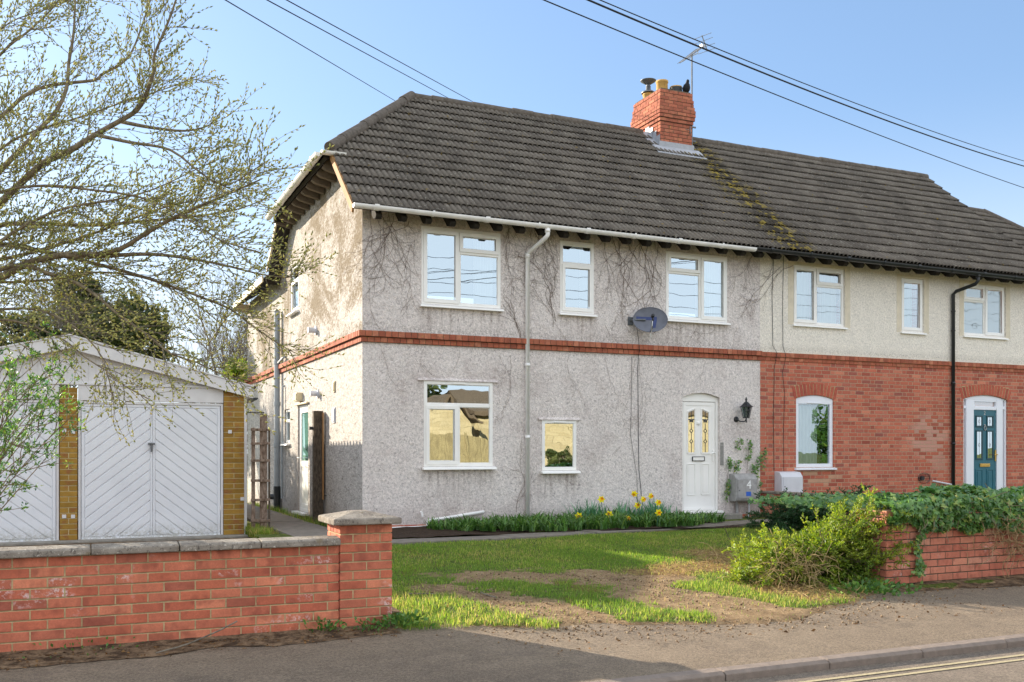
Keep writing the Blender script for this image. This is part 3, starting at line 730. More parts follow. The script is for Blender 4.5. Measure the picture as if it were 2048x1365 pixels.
# the gable wall on the left, cut to the roof line
SIDEW = [(4.8, 5.6, 4.05, 5.02), (3.9, 4.86, .02, 2.12), (5.66, 6.25, 1.38, 2.1)]
mb = MB(); wall_grid(mb, 'x', 0, 0, 6.73, -.3, 6.25, SIDEW, .1); wall_grid(mb, 'x', 0, 6.73, 11.26, -.3, 5.05, [], .1)
w = mb.build('wall', M['cast_side'], H1); w['label'] = 'lichen stained gable wall lit by the sun'
bm = bmesh.new(); bm.from_mesh(w.data); off = Vector(H1['_w'])
for co, no in (((0, EAVE_Y, EAVE_Z-.07), (0, -SL, 1)), ((0, 2*RID_Y-EAVE_Y, EAVE_Z-.07), (0, SL, 1))):
    geom = [f for f in bm.faces if f.calc_center_median().y+off.y < 6.73]
    geom = geom+list({e for f in geom for e in f.edges})+list({v for f in geom for v in f.verts})
    bmesh.ops.bisect_plane(bm, geom=geom, plane_co=Vector(co)-off, plane_no=no, clear_outer=True)
bm.to_mesh(w.data); bm.free()
mb = MB(); mb.box(.02, 7.6, 11.1, 11.26, -.3, 5.0); mb.box(.3, 7.55, .5, 10.9, 2.65, 2.75)
w = mb.build('wall', M['cast_side'], H1); w['label'] = 'rear wall'
# string course of brick headers, two oversailing rows, round the corner
mb = MB()
for row, (z0, z1, pr) in enumerate(((2.905, 2.99, .035), (2.99, 3.085, .075))):
    x = -pr
    while x < 7.63:
        ln = .107+RND.uniform(-.006, .006); mb.cr = RND.random(); mb.box(x+.004, min(x+ln, 7.63)-.004, -pr-RND.uniform(0, .004), .02, z0+.004, z1-.003); x += ln
    y = .024
    while y < 11.2:
        ln = .107+RND.uniform(-.006, .006); mb.cr = RND.random(); mb.box(-pr-RND.uniform(0, .004), .02, y+.004, y+ln-.004, z0+.004, z1-.003); y += ln
    mb.cm = 1; mb.cr = .5; mb.box(-pr+.008, 7.63, -pr+.008, .015, z0+.001, z1-.001); mb.box(-pr+.0085, .015, .016, 11.2, z0+.001, z1-.001); mb.cm = 0
mb.build('string_course', [M['brick_band'], M['mortar_dark']], H1, bevel=.004)

GU, GL = M['glass_up'], M['glass_low']
window(H1, *UP[0], [('v', .465, 0, 1), ('h', .70, .465, 1)], [(0, .465, 0, 1, 's'), (.465, 1, .70, 1, 's'), (.465, 1, 0, .70, 'f')], M['pvc'], GU, vent=.68, curtain=[(.70, .94)], head=.022, label='upstairs window with a net curtain on its right')
window(H1, *UP[1], [('h', .68, 0, 1)], [(0, 1, .68, 1, 'f'), (0, 1, 0, .68, 's')], M['pvc'], GU, vent=.5, curtain=[(.72, .95)], head=.02, label='narrow upstairs window')
window(H1, *UP[2], [('v', .555, 0, 1), ('h', .70, 0, .555)], [(0, .555, .70, 1, 's'), (0, .555, 0, .70, 'f'), (.555, 1, 0, 1, 's')], M['pvc'], GU, vent=.3, curtain=[(.56, .98)], head=.015, label='upstairs window beside the satellite dish')
window(H1, *LOW[0], [('h', .72, 0, 1), ('v', .49, 0, .72)], [(0, 1, .72, 1, 'f'), (0, .49, 0, .72, 's'), (.49, 1, 0, .72, 'f')], M['pvc'], GL, vent=.5, silld=.1, label='large ground floor window')
window(H1, *LOW[1], [], [(0, 1, 0, 1, 'f')], M['pvc'], GL, vent=.5, silld=.1, label='small square ground floor window')
window(H1, *SIDEW[0], [('h', .68, 0, 1)], [(0, 1, .68, 1, 'f'), (0, 1, 0, .68, 's')], M['pvc'], GU, y=.03, side=True, silld=.13, label='small white window high in the gable wall')
window(H1, *SIDEW[2], [('h', .66, 0, 1)], [(0, 1, .66, 1, 'f'), (0, 1, 0, .66, 'f')], M['pvc'], GU, y=.03, side=True, silld=.12, label='small side window beside the waste pipe')

# front door
a, b, c, d = DOOR; y = .06
mb = MB(); arc = lambda x, dz=0: 2.19+(2.27-2.19)*(1-((x-(a+b)/2)/((b-a)/2))**2)-dz
n = 12; top = [(a+(b-a)*i/n, y, arc(a+(b-a)*i/n, .002)) for i in range(n+1)]
mb.prism([(a, y, 2.115)]+top+[(b, y, 2.115)][::1], (0, .07, 0))
mb.box(a, a+.05, y, y+.07, .12, 2.115); mb.box(b-.05, b, y, y+.07, .12, 2.115); mb.box(a, b, y, y+.07, .06, .12)
mb.box(a-.03, b+.03, -.07, y-.001, .085, .125)
D1 = mb.build('door', M['pvc'], H1, bevel=.004); D1['label'] = 'white front door with leaded glass strips'
mb = MB(); la, lb, lc, ld = a+.055, b-.055, .125, 2.11
mb.box(la, lb, y+.02, y+.06, lc, ld); ring(mb, la+.012, lb-.012, lc+.012, ld-.012, .055, y+.012, y+.021)
def moulding(mb, x0, x1, z0, z1, yy, w=.022, d_=.014, slant=0):
    P = [(x0, z0), (x1, z0), (x1, z1-(slant if slant > 0 else 0)), (x0, z1+(slant if slant < 0 else 0))]
    for i in range(4):
        (u0, w0), (u1, w1) = P[i], P[(i+1) % 4]; mb.obox((u0, yy, w0), (u1, yy, w1), w, d_, (0, 1, 0))
for x0, x1, sl in ((6.06, 6.23, -.06), (6.365, 6.535, .06)):
    moulding(mb, x0, x1, 1.17, 1.99, y+.014, slant=sl)
    moulding(mb, x0, x1, .42, .98, y+.014)
    mb.box(x0+.03, x1-.03, y+.013, y+.021, .45, .95)
lf = mb.build('leaf', M['pvc'], D1, bevel=.003)
for x0, x1, sl in ((6.08, 6.21, -.05), (6.385, 6.515, .05)):
    P = [(x0, y+.017, 1.19), (x1, y+.017, 1.19), (x1, y+.017, 1.96-(sl if sl > 0 else 0)), (x0, y+.017, 1.96+(sl if sl < 0 else 0))]
    mb = MB(); mb.face(P); mb.build('glass_strip', M['glass_door'], D1)
    mb = MB(); xm = (x0+x1)/2; yy = y+.012
    for z0, z1 in ((1.19, 1.36), (1.42, 1.55), (1.61, 1.72), (1.82, 1.94)): mb.tube([(xm, yy, z0), (xm, yy, z1)], .004, 5)
    for zc in (1.39, 1.58, 1.77):
        q = [(xm, yy, zc-.035), (xm+.035, yy, zc), (xm, yy, zc+.035), (xm-.035, yy, zc)]
        for i in range(4): mb.tube([q[i], q[(i+1) % 4]], .0055, 5)
    for s_ in (-1, 1): mb.tube([(xm, yy, 1.77), (xm+s_*.055, yy, 1.79)], .012, 6); mb.tube([(xm, yy, 1.77), (xm+s_*.04, yy, 1.74)], .009, 6)
    mb.build('lead_came', M['lead_came'], D1)
mb = MB(); ring(mb, 6.16, 6.43, 1.03, 1.115, .012, y-.002, y+.019); mb.cm = 1; mb.box(6.172, 6.418, y+.004, y+.019, 1.042, 1.103); mb.build('letter_box', [M['black'], M['pvc']], D1, bevel=.003)
mb = MB(); mb.box(6.605, 6.635, y-.008, y+.012, 1.02, 1.24); mb.tube([(6.62, y+.01, 1.18), (6.62, y-.045, 1.18), (6.6, y-.055, 1.185), (6.5, y-.055, 1.165)], .011, 8); mb.build('handle', M['pvc'], D1, bevel=.003)
mb = MB(); mb.lathe([(.0, .0), (.032, .0), (.036, .01), (.03, .02), (0, .024)], (6.30, y+.02, 1.72), 14, (0, -1, 0)); mb.build('knocker', M['pvc'], D1, smooth=True)
mb = MB(); mb.box(5.62, 6.98, -.33, -.002, -.1, .075); mb.build('doorstep', M['concrete'], H1, bevel=.012)
mb = MB(); mb.box(6.722, 6.80, -.004, .0, .95, 1.32); mb.box(6.725, 6.80, -.003, .0, 1.325, 1.37); p = mb.build('cement_patch', simple('grey cement patch', '8f8c88', .95, .1, .1, 20, .004, 60), H1)

# side door, set in the gable wall
mb = SB(True); a, b, c, d = SIDEW[1]; ring(mb, a, b, c, d, .06, .03, .09); mb.box(a+.062, b-.062, .05, .08, c+.062, .98); ring(mb, a+.061, b-.061, c+.061, d-.061, .09, .036, .07); mb.box(a+.15, b-.15, .037, .07, .9, 1.02); mb.box(a+.2, b-.2, .04, .06, .26, .8)
D2 = mb.build('door', M['pvc'], H1, bevel=.004); D2['label'] = 'white side door with a pale green pane'
mb = SB(True); mb.face([(a+.15, .055, 1.02), (b-.15, .055, 1.02), (b-.15, .055, d-.15), (a+.15, .055, d-.15)]); mb.build('pane', M['glass_side'], D2)
mb = SB(True); mb.box(a-.04, b+.04, -.12, .03, -.03, .018); mb.build('sill', M['pvc'], D2, bevel=.004)
mb = SB(True); mb.tube([(b-.11, .03, 1.08), (b-.11, -.03, 1.08), (b-.22, -.03, 1.08)], .011, 8); mb.build('handle', M['pvc'], D2)
mb = SB(True); mb.box(a-.08, b+.08, -.055, 0, 2.13, 2.16); mb.build('lintel', M['cream_paint'], H1, bevel=.004)

# roof: deck and rear slopes, ribbed tiles in front, hip at the left
HIPZ = 6.1; HY0 = EAVE_Y+(HIPZ-EAVE_Z)/SL; HY1 = 2*RID_Y-HY0; HX = 1.82
cutn = Vector((RID_Y-HY0, -(HX-XV0), 0)).normalized()       # keep the side of larger x
mb = MB(); t = .05
def slab(P, n, t):
    n = Vector(n).normalized(); mb.prism([Vector(p)-n*.012 for p in P], -n*t)
slab([(XV0, EAVE_Y, EAVE_Z), (XP, EAVE_Y, EAVE_Z), (XP, RID_Y, RID_Z), (HX, RID_Y, RID_Z), (XV0, HY0, HIPZ)], SN, t)
slab([(XV0, 2*RID_Y-EAVE_Y, EAVE_Z), (XV0, HY1, HIPZ), (HX, RID_Y, RID_Z), (XP, RID_Y, RID_Z), (XP, 2*RID_Y-EAVE_Y, EAVE_Z)], (0, SL, 1), t)
slab([(XV0-.12, HY0-.02, HIPZ-.1), (HX, RID_Y, RID_Z), (XV0-.12, HY1+.02, HIPZ-.1)], (-(RID_Z-HIPZ), 0, HX-XV0), .06)
slab([(-.38, 6.5, 4.97), (3.6, 6.5, 7.6), (3.6, 11.5, 7.6), (-.38, 11.0, 4.97)], (-.66, 0, 1), .06)
slab([(7.9, 6.5, 4.97), (7.9, 11.3, 4.97), (3.6, 11.5, 7.6), (3.6, 6.5, 7.6)], (.66, 0, 1), .06)
RF1 = mb.build('roof', M['dark_timber'], H1)
tile_slope('tile_slope', XV0, XP, RF1, (0, EAVE_Y, EAVE_Z), SD, SN, SLEN, 15, cut=[((HX, RID_Y, RID_Z), -cutn)], seed=3)
# hip triangle tiles
hd = Vector((HX-XV0+.12, 0, RID_Z-HIPZ+.1)).normalized(); hn = Vector((-hd.z, 0, hd.x))
tile_slope('tile_slope', HY0-.1, HY1+.1, RF1, (XV0-.12, 0, HIPZ-.1), hd, hn, math.hypot(HX-XV0+.12, RID_Z-HIPZ+.1), 9,
           cut=[((HX, RID_Y, RID_Z), cutn), ((HX, RID_Y, RID_Z), Vector((cutn.x, -cutn.y, 0)))], seed=9, axis=Vector((0,1,0)))
capping('ridge_capping', (HX, RID_Y, RID_Z+.0), (7.0, RID_Y, RID_Z), RF1)
capping('hip_capping', (XV0-.02, HY0-.02, HIPZ+.04), (HX+.03, RID_Y, RID_Z+.02), RF1)
capping('hip_capping', (XV0-.02, HY1+.02, HIPZ+.04), (HX+.03, RID_Y, RID_Z+.02), RF1)
M['hip_rafter'] = simple('grey weathered rafter', '6d6255', .9, .2, .2, 9)
# bargeboards and rafter feet
mb = MB()
bo = Vector((XV0+.012, 0, 0)); mb.prism([(XV0-.01, EAVE_Y+.03, EAVE_Z-.11), (XV0-.01, HY0+.02, HIPZ-.13), (XV0-.01, HY0, HIPZ), (XV0-.01, EAVE_Y-.01, EAVE_Z+.005)], (.035, 0, 0))
mb.build('bargeboard', M['orange_timber'], H1)
mb = MB(); mb.prism([(XV0, HY1, HIPZ-.16), (XV0, 6.6, 5.1), (XV0, 6.6, 5.22), (XV0, HY1, HIPZ)], (.25, 0, 0)); mb.box(XV0-.1, -.01, HY1-.1, HY1+.05, HIPZ-.2, HIPZ-.09); b_ = mb.build('bargeboard', M['dark_timber'], H1)
mb = MB(); mb.prism([(XV0-.02, HY1, HIPZ-.16), (XV0-.02, 6.62, 5.08), (XV0-.02, 6.62, 5.16), (XV0-.02, HY1, HIPZ-.07)], (-.03, 0, 0)); mb.obox((-.40, 6.6, 4.93), (-.40, 10.95, 4.93), .03, .13); mb.box(-.4, .0, 10.93, 10.97, 4.8, 5.0); mb.build('fascia', M['cream_paint'], H1)
def rafter_feet(x0, x1, parent):
    x = x0
    while x < x1:
        mb = MB(); P = [(EAVE_Y+.04, EAVE_Z-.09), (EAVE_Y+.045, EAVE_Z-.115), (EAVE_Y+.09, EAVE_Z-.15), (EAVE_Y+.2, EAVE_Z-.13), (.02, EAVE_Z+.12), (.02, EAVE_Z+.3)]
        mb.prism([(x, p[0], p[1]) for p in P], (.10, 0, 0)); mb.build('rafter_foot', M['dark_timber'], parent); x += .40
rafter_feet(.1, 7.5, H1)
yv = HY0+.25
while yv < HY1: mb = MB(); mb.prism([(-.02, yv, HIPZ-.30), (-.02, yv, HIPZ+.1), (-.3, yv, HIPZ-.12), (-.34, yv, HIPZ-.2), (-.28, yv, HIPZ-.24)], (0, .1, 0)); mb.build('rafter_foot', M['hip_rafter'], H1); yv += .42

def gutter(a, b, mat, parent, r=.062, every=.9, sag=0., label=None, stop=True):
    a = Vector(a); b = Vector(b); u = (b-a).normalized(); L = (b-a).length; side = u.cross(Vector((0,0,1))).normalized()
    mb = MB(); m_ = 11; rows = []
    n = 12
    for i in range(n+1):
        p = a+(b-a)*i/n-Vector((0,0,sag*math.sin(math.pi*i/n)))
        row = []
        for rr in (r, r-.008):
            rng_ = range(m_) if rr == r else reversed(range(m_))
            for j in rng_:
                t = math.pi*(1+j/(m_-1)); row.append(p+side*math.cos(t)*rr+Vector((0,0,1))*math.sin(t)*rr)
        rows.append(row)
    k = 2*m_; V = [v for r_ in rows for v in r_]
    F = [(i*k+j, i*k+(j+1) % k, (i+1)*k+(j+1) % k, (i+1)*k+j) for i in range(n) for j in range(k)]+[tuple(range(m_)), tuple(n*k+j for j in reversed(range(m_)))]
    mb.idx(V, F)
    q = .35
    while q < L-.1:
        p = a+u*q-Vector((0,0,sag*math.sin(math.pi*q/L))); ww = .03 if int(q/every) % 2 else .07; V = []
        for dd in (-ww/2, ww/2):
            for rr in (r+.008, r-.002):
                for j in range(m_):
                    t = math.pi*(.94+1.12*j/(m_-1)); V.append(p+u*dd+side*math.cos(t)*rr+Vector((0,0,1))*math.sin(t)*rr)
        F = [(j, j+1, 2*m_+j+1, 2*m_+j) for j in range(m_-1)]
        for o2 in (0, 2*m_): F += [(o2+j, o2+j+1, o2+m_+j+1, o2+m_+j) for j in range(m_-1)]
        mb.idx(V, F); q += every
    o = mb.build('gutter', M[mat] if isinstance(mat, str) else mat, parent, smooth=False)
    if label: o['label'] = label
    return o
GY, GZ = EAVE_Y-.075, EAVE_Z-.015
gutter((-.28, GY, GZ+.015), (7.1, GY, GZ-.02), 'gutter', H1, label='pale grey front gutter')
gutter((XV0-.2, HY0-.05, HIPZ-.06), (XV0-.2, HY1+.05, HIPZ-.09), 'gutter_white', H1, r=.066, every=.75, label='white gutter on the half hip')
gutter((XV0-.18, HY0-.11, HIPZ-.05), (XV0+.22, HY0-.11, HIPZ-.05), 'gutter_white', H1, r=.06, every=.2, label='short return of the white gutter')

def downpipe(pts, r, parent, mat, clips=(), label=None):
    mb = MB(); mb.tube(pts, r, 14)
    for p, q in clips: mb.tube([p, q], r*1.22, 14)
    o = mb.build('downpipe', M[mat], parent, smooth=False)
    for f in o.data.polygons: f.use_smooth = len(f.vertices) == 4
    if label: o['label'] = label
    return o
px_ = 2.80; yy = -.055
downpipe([(px_+.14, GY, GZ-.05), (px_+.14, GY, GZ-.16), (px_+.12, GY+.03, GZ-.2), (px_+.02, yy-.04, GZ-.36), (px_, yy, GZ-.4), (px_, yy, .1)], .036, H1, 'gutter',
         [((px_, yy, GZ-.38), (px_, yy, GZ-.46)), ((px_, yy, 2.62), (px_, yy, 2.67)), ((px_, yy, 1.42), (px_, yy, 1.47)), ((px_+.14, GY, GZ-.06), (px_+.14, GY, GZ-.12))], 'pale grey front downpipe')

# chimney
CX0, CX1, CY0, CY1 = 7.16, 7.95, 2.67, 3.73
mb = MB(); grow = [0]*8+[.0, .025, .05, .06, .06, .045, .03, .03, .012, .012]
courses(mb, CX0, CX1, CY0, CY1, 7.5, 18, grow=grow, inset=.007)
CH = mb.build('chimney', [M['brick_chim'], M['mortar_dark']], H1, bevel=.005)
mb = MB(); mb.prism([(CX0+.02, CY0+.02, 8.85), (CX1-.02, CY0+.02, 8.85), (CX1-.02, CY1-.02, 8.85), (CX0+.02, CY1-.02, 8.85)], (0, 0, .03)); mb.build('flaunching', M['mortar_dark'], CH)
def pot(x, y, r, h, nm='chimney_pot', band=False):
    mb = MB(); mb.lathe([(r*.97, 0), (r, .02), (r*.96, h-.05), (r*1.06, h-.04), (r*1.06, h), (r*.86, h), (r*.86, h-.3)], (x, y, 8.86), 24)
    o = mb.build(nm, M['pot'], CH, smooth=False)
    for f in o.data.polygons: f.use_smooth = True
    return o
pot(7.38, 2.95, .125, .27); pot(7.72, 2.93, .125, .19); pot(7.33, 3.42, .115, .15); pot(7.72, 3.43, .12, .2)
mb = MB(); mb.lathe([(.128, .06), (.138, .06), (.138, .17), (.128, .17)], (7.72, 2.93, 8.86), 24); mb.lathe([(.1, .17), (.0, .172)], (7.72, 2.93, 8.86), 24); mb.build('soot_band', M['dark_metal'], CH)
mb = MB(); mb.lathe([(.15, 0), (.155, .015), (.1, .05), (.055, .055), (.055, .16), (.05, .16)], (7.33, 3.42, 9.02), 20); mb.lathe([(.0, .0), (.06, .02), (.17, .09), (.175, .1), (.0, .13)], (7.33, 3.42, 9.2), 24); mb.tube([(7.33, 3.42, 9.15), (7.33, 3.42, 9.22)], .045, 10)
mb.build('cowl', M['galv'], CH, smooth=True)
mb = MB(); zf = roof_z(CY0)
mb.prism([(CX0-.04, CY0-.02, zf-.02), (CX1+.04, CY0-.02, zf-.02), (CX1+.04, CY0-.02, zf+.16), (CX0-.04, CY0-.02, zf+.16)], (0, .015, 0))
q0 = Vector((CX0-.2, CY0-.03, 0)); P = []
for xx, y_, dz in ((CX0-.22, CY0-.26, .055), (CX1+.22, CY0-.26, .055), (CX1+.18, CY0+.0, .07), (CX0-.18, CY0+.0, .07)): P.append((xx, y_, roof_z(y_)+dz))
mb.prism(P, (0, 0, -.012))
for sx, xx in ((-1, CX0), (1, CX1)):
    for k in range(4):
        y0_ = CY0+k*.14; y1_ = y0_+.15; P = [(xx+sx*.012, y0_, roof_z(y0_)-.02), (xx+sx*.012, y1_, roof_z(y1_)-.02), (xx+sx*.012, y1_, roof_z(y1_)+.17), (xx+sx*.012, y0_, roof_z(y1_)+.17)]
        mb.prism(P, (sx*.004, 0, 0))
    P = [(xx+sx*.01, CY0-.1, roof_z(CY0-.1)+.06), (xx+sx*.2, CY0-.1, roof_z(CY0-.1)+.05), (xx+sx*.2, CY0+.5, roof_z(CY0+.5)+.05), (xx+sx*.01, CY0+.5, roof_z(CY0+.5)+.07)]; mb.prism(P, (0, 0, -.01))
mb.build('flashing', M['lead'], CH)

# pipes and fittings fixed to the gable wall (parts of the house)
mb = MB(); mb.tube([(-.09, 6.62, .45), (-.09, 6.62, 4.22)], .062, 14); mb.lathe([(.062, 0), (.068, .02), (.03, .07), (0, .08)], (-.09, 6.62, 4.22), 14)
for z in (1.3, 2.2, 3.1): mb.tube([(-.09, 6.62, z), (-.09, 6.62, z+.08)], .074, 14)
p_ = mb.build('waste_pipe', M['grey_pipe'], H1); p_['label'] = 'tall grey soil pipe'
mb = MB(); mb.tube([(-.09, 6.62, -.15), (-.09, 6.62, .45)], .075, 14); mb.tube([(-.09, 6.62, .22), (-.2, 6.72, .22)], .06, 10); mb.build('waste_pipe', M['dark_metal'], H1)
mb = MB(); mb.tube([(.0, 6.2, 2.6), (-.05, 6.2, 2.6), (-.06, 6.2, .2)], .025, 8); mb.tube([(0, 6.05, 3.22), (-.06, 6.05, 3.2), (-.08, 6.5, 3.12)], .025, 8); mb.build('waste_pipe', M['grey_pipe'], H1)
mb = MB(); mb.tube([(.0, 2.72, .9), (-.04, 2.72, .9), (-.045, 2.72, .1), (-.1, 2.6, .03)], .018, 8); mb.build('waste_pipe', M['plastic_white'], H1)
def side_fit(y, z, w, h, d, mat, nm, lab): 
    mb = MB(); mb.box(-d, 0, y-w/2, y+w/2, z-h/2, z+h/2); mb.box(-d-.012, -d+.001, y-w/2+.02, y+w/2-.02, z-h/2+.02, z+h/2-.02); o = mb.build(nm, mat, H1, bevel=.006); o['label'] = lab
side_fit(4.55, 2.28, .3, .17, .12, M['cream_paint'], 'vent_cover', 'cream box over the side door')
side_fit(1.78, 2.32, .13, .19, .025, M['cream_paint'], 'vent_cover', 'small cream plate')
side_fit(1.8, 1.83, .17, .27, .02, M['plastic_white'], 'vent_cover', 'white plate with ochre stains')
mb = MB(); mb.cm = 1; mb.box(-.023, -.0195, 1.74, 1.86, 1.86, 1.93); mb.box(-.023, -.0195, 1.74, 1.86, 1.74, 1.81); 
mb.build('stain', [M['orange_timber'], M['orange_timber']], H1)
for y, z in ((3.22, 3.45), (3.05, 2.27)):
    mb = MB(); mb.tube([(0, y, z), (-.13, y, z)], .05, 14); mb.tube([(-.02, y, z), (-.0, y, z)], .085, 14); mb.tube([(-.13, y, z), (-.15, y, z)], .058, 14); mb.build('flue', M['plastic_white'], H1)
mb = MB(); mb.tube([(-1.0, 8.6, 2.12), (-.02, 8.6, 2.12)], .014, 8); mb.build('overflow_pipe', M['dark_metal'], H1)
# low waste pipes on the front wall
mb = MB(); mb.tube([(1.05, -.04, -.02), (1.05, -.04, .085), (1.07, -.04, .105), (1.92, -.04, .21), (2.0, -.04, .22), (2.02, -.005, .222)], .026, 8); mb.tube([(.95, -.0, .24), (.95, -.05, .24), (.96, -.05, .17)], .02, 8); mb.tube([(.1, -.05, .01), (1.6, -.05, .02)], .014, 8)
p_ = mb.build('waste_pipe', M['gutter'], H1); p_['label'] = 'sloping white waste pipe at the foot of the wall'
mb = MB(); mb.box(.02, 7.6, -.012, -.001, -.25, .045); mb.build('brick_plinth', M['brick_house'], H1)

# ------------------------------------------------------------------ the brick house next door
H2 = thing('semi_detached_house', 'semi-detached house of red brick below and cream roughcast above, with a teal front door', 'house', (11.5, 4.5, 0))
UB = [(8.42, 9.69, 3.645, 4.775), (11.17, 11.79, 3.64, 4.725), (12.92, 14.17, 3.65, 4.74)]
BG = (8.48, 9.40, .90, 2.29); BD = (12.91, 14.22, .05, 2.40)
mb = MB(); wall_grid(mb, 'y', 0, 7.63, 15.25, 3.03, 5.21, UB, .1); w = mb.build('wall', M['cast_cream'], H2); w['label'] = 'cream roughcast upper wall'
mcem = simple('smooth cream cement', 'ddd2bd', .9, .1, .08, 8, .003, 60)
for a, b, c, d in UB:                                    # smooth cement margins round the upper windows
    mb = MB(); mb.box(a-.13, a-.002, -.004, .0, c-.02, d+.06); mb.box(b+.002, b+.13, -.004, .0, c-.02, d+.06); mb.box(a-.002, b+.002, -.004, .0, d+.002, d+.06)
    mb.build('window_margin', mcem, H2)
mb = MB(); wall_grid(mb, 'y', 0, 7.631, 15.25, -.3, 3.03, [BG, BD], .1); arch_fill(mb, BG[0], BG[1], 2.22, 2.29, 0, .1); arch_fill(mb, BD[0], BD[1], 2.31, 2.40, 0, .1)
w = mb.build('wall', M['brick_house'], H2); w['label'] = 'red brick lower wall'
mb = MB(); mb.prism([(15.25, 0, -.3), (15.25, 11, -.3), (15.25, 11, 4.9), (15.25, 6.8, 4.9), (15.25, RID_Y, RID_Z-.1), (15.25, -.02, 5.1)], (-.02, 0, 0)); mb.box(7.64, 15.2, 10.9, 11.0, -.3, 5); mb.box(7.7, 15.2, .5, 10.8, 2.65, 2.75); w = mb.build('wall', M['brick_house'], H2); w['label'] = 'brick end wall'
mb = MB()
for row, (z0, z1, pr) in enumerate(((2.915, 2.985, .018), (2.985, 3.075, .042))):
    x = 7.632
    while x < 15.2:
        ln = .112+RND.uniform(-.006, .006); mb.cr = RND.random(); mb.box(x+.003, x+ln-.003, -pr-RND.uniform(0, .003), .02, z0+.003, z1-.003); x += ln
    mb.cm = 1; mb.cr = .5; mb.box(7.632, 15.2, -pr+.006, .015, z0+.001, z1-.001); mb.cm = 0
mb.build('string_course', [M['brick_band'], M['mortar']], H2, bevel=.003)
def soldier_arch(a, b, zs, zc, h, parent):
    mb = MB(); n = int((b-a+.1)/.076)
    f = lambda x: zs+(zc-zs)*(1-((x-(a+b)/2)/((b-a)/2))**2)
    for i in range(n):
        x0 = a-.05+(b-a+.1)*i/n+.0035; x1 = a-.05+(b-a+.1)*(i+1)/n-.0035; sk = ((x0+x1)/2-(a+b)/2)*.12; mb.cr = RND.random()
        z0 = max(zs-.02, f((x0+x1)/2))+.004; mb.prism([(x0, -.006, z0), (x1, -.006, z0), (x1+sk, -.006, z0+h), (x0+sk, -.006, z0+h)], (0, .02, 0))
    mb.cm = 1; mb.prism([(a-.05, -.0025, zs)]+[(a-.05+(b-a+.1)*i/12, -.0025, f(min(max(a-.05+(b-a+.1)*i/12, a), b))+.003) for i in range(13)]+[(b+.05, -.0025, zc+h-.05), ((a+b)/2, -.0025, zc+h-.005), (a-.05, -.0025, zc+h-.05)], (0, .01, 0))
    mb.build('brick_arch', [M['brick_arch'], M['mortar']], parent, bevel=.002)
soldier_arch(BG[0], BG[1], 2.22, 2.29, .225, H2); soldier_arch(BD[0], BD[1], 2.31, 2.40, .225, H2)
GB = M['glass_b']
window(H2, *UB[0], [('v', .455, 0, 1), ('h', .69, .455, 1)], [(0, .455, 0, 1, 's'), (.455, 1, .69, 1, 's'), (.455, 1, 0, .69, 'f')], M['pvc'], GB, y=.035, silld=.09, curtain=[(.03, .44), (.62, .95)], label='upstairs window with pale curtains above the arched window')
window(H2, *UB[1], [], [(0, 1, 0, 1, 's')], M['pvc'], GB, y=.035, silld=.09, curtain=[(.1, .75)], label='narrow upstairs window of one light')
window(H2, *UB[2], [('v', .52, 0, 1), ('h', .68, 0, .52)], [(0, .52, .68, 1, 's'), (0, .52, 0, .68, 'f'), (.52, 1, 0, 1, 's')], M['pvc'], M['glass_fros'], y=.035, silld=.09, label='patterned glass window above the teal door')
# arched ground-floor window
a, b, c, d = BG; y = .02; mb = MB()
arcf = lambda x: 2.22+.07*(1-((x-(a+b)/2)/((b-a)/2))**2)
top = [(a+(b-a)*i/12, y, arcf(a+(b-a)*i/12)-.002) for i in range(13)]
mb.prism([(a, y, 2.12)]+top+[(b, y, 2.12)], (0, .07, 0)); mb.box(a, a+.075, y, y+.07, c+.07, 2.12); mb.box(b-.075, b, y, y+.07, c+.07, 2.12); mb.box(a, b, y, y+.07, c, c+.07); mb.box(a+.28, b-.28, y-.01, y, 2.13, 2.155)
WB = mb.build('window', M['pvc_blue'], H2, bevel=.004); WB['label'] = 'arched ground floor window with a net curtain'
mb = MB(); mb.face([(a+.075, y+.03, c+.07), (b-.075, y+.03, c+.07), (b-.075, y+.03, 2.12), (a+.075, y+.03, 2.12)]); mb.build('pane', glass('arched window glass', .3, .002), WB)
mb = MB(); mb.prism([(a-.04, y, c-.002), (a-.04, -.06, c-.02), (a-.04, -.06, c-.05), (a-.04, y, c-.05)], (b-a+.08, 0, 0)); mb.build('sill', M['pvc_blue'], WB, bevel=.004)
mb = MB(); n = 50
for i in range(n):
    xs = [a+.08+.58*k/n for k in (i, i+1)]; ys = [y+.14+.02*math.sin(k*.9) for k in (i, i+1)]
    mb.face([(xs[0]-.0, ys[0], c+.05), (xs[1], ys[1], c+.05), (xs[1], ys[1], 2.1), (xs[0], ys[0], 2.1)])
mb.build('curtain', M['curtain'], WB, smooth=True)
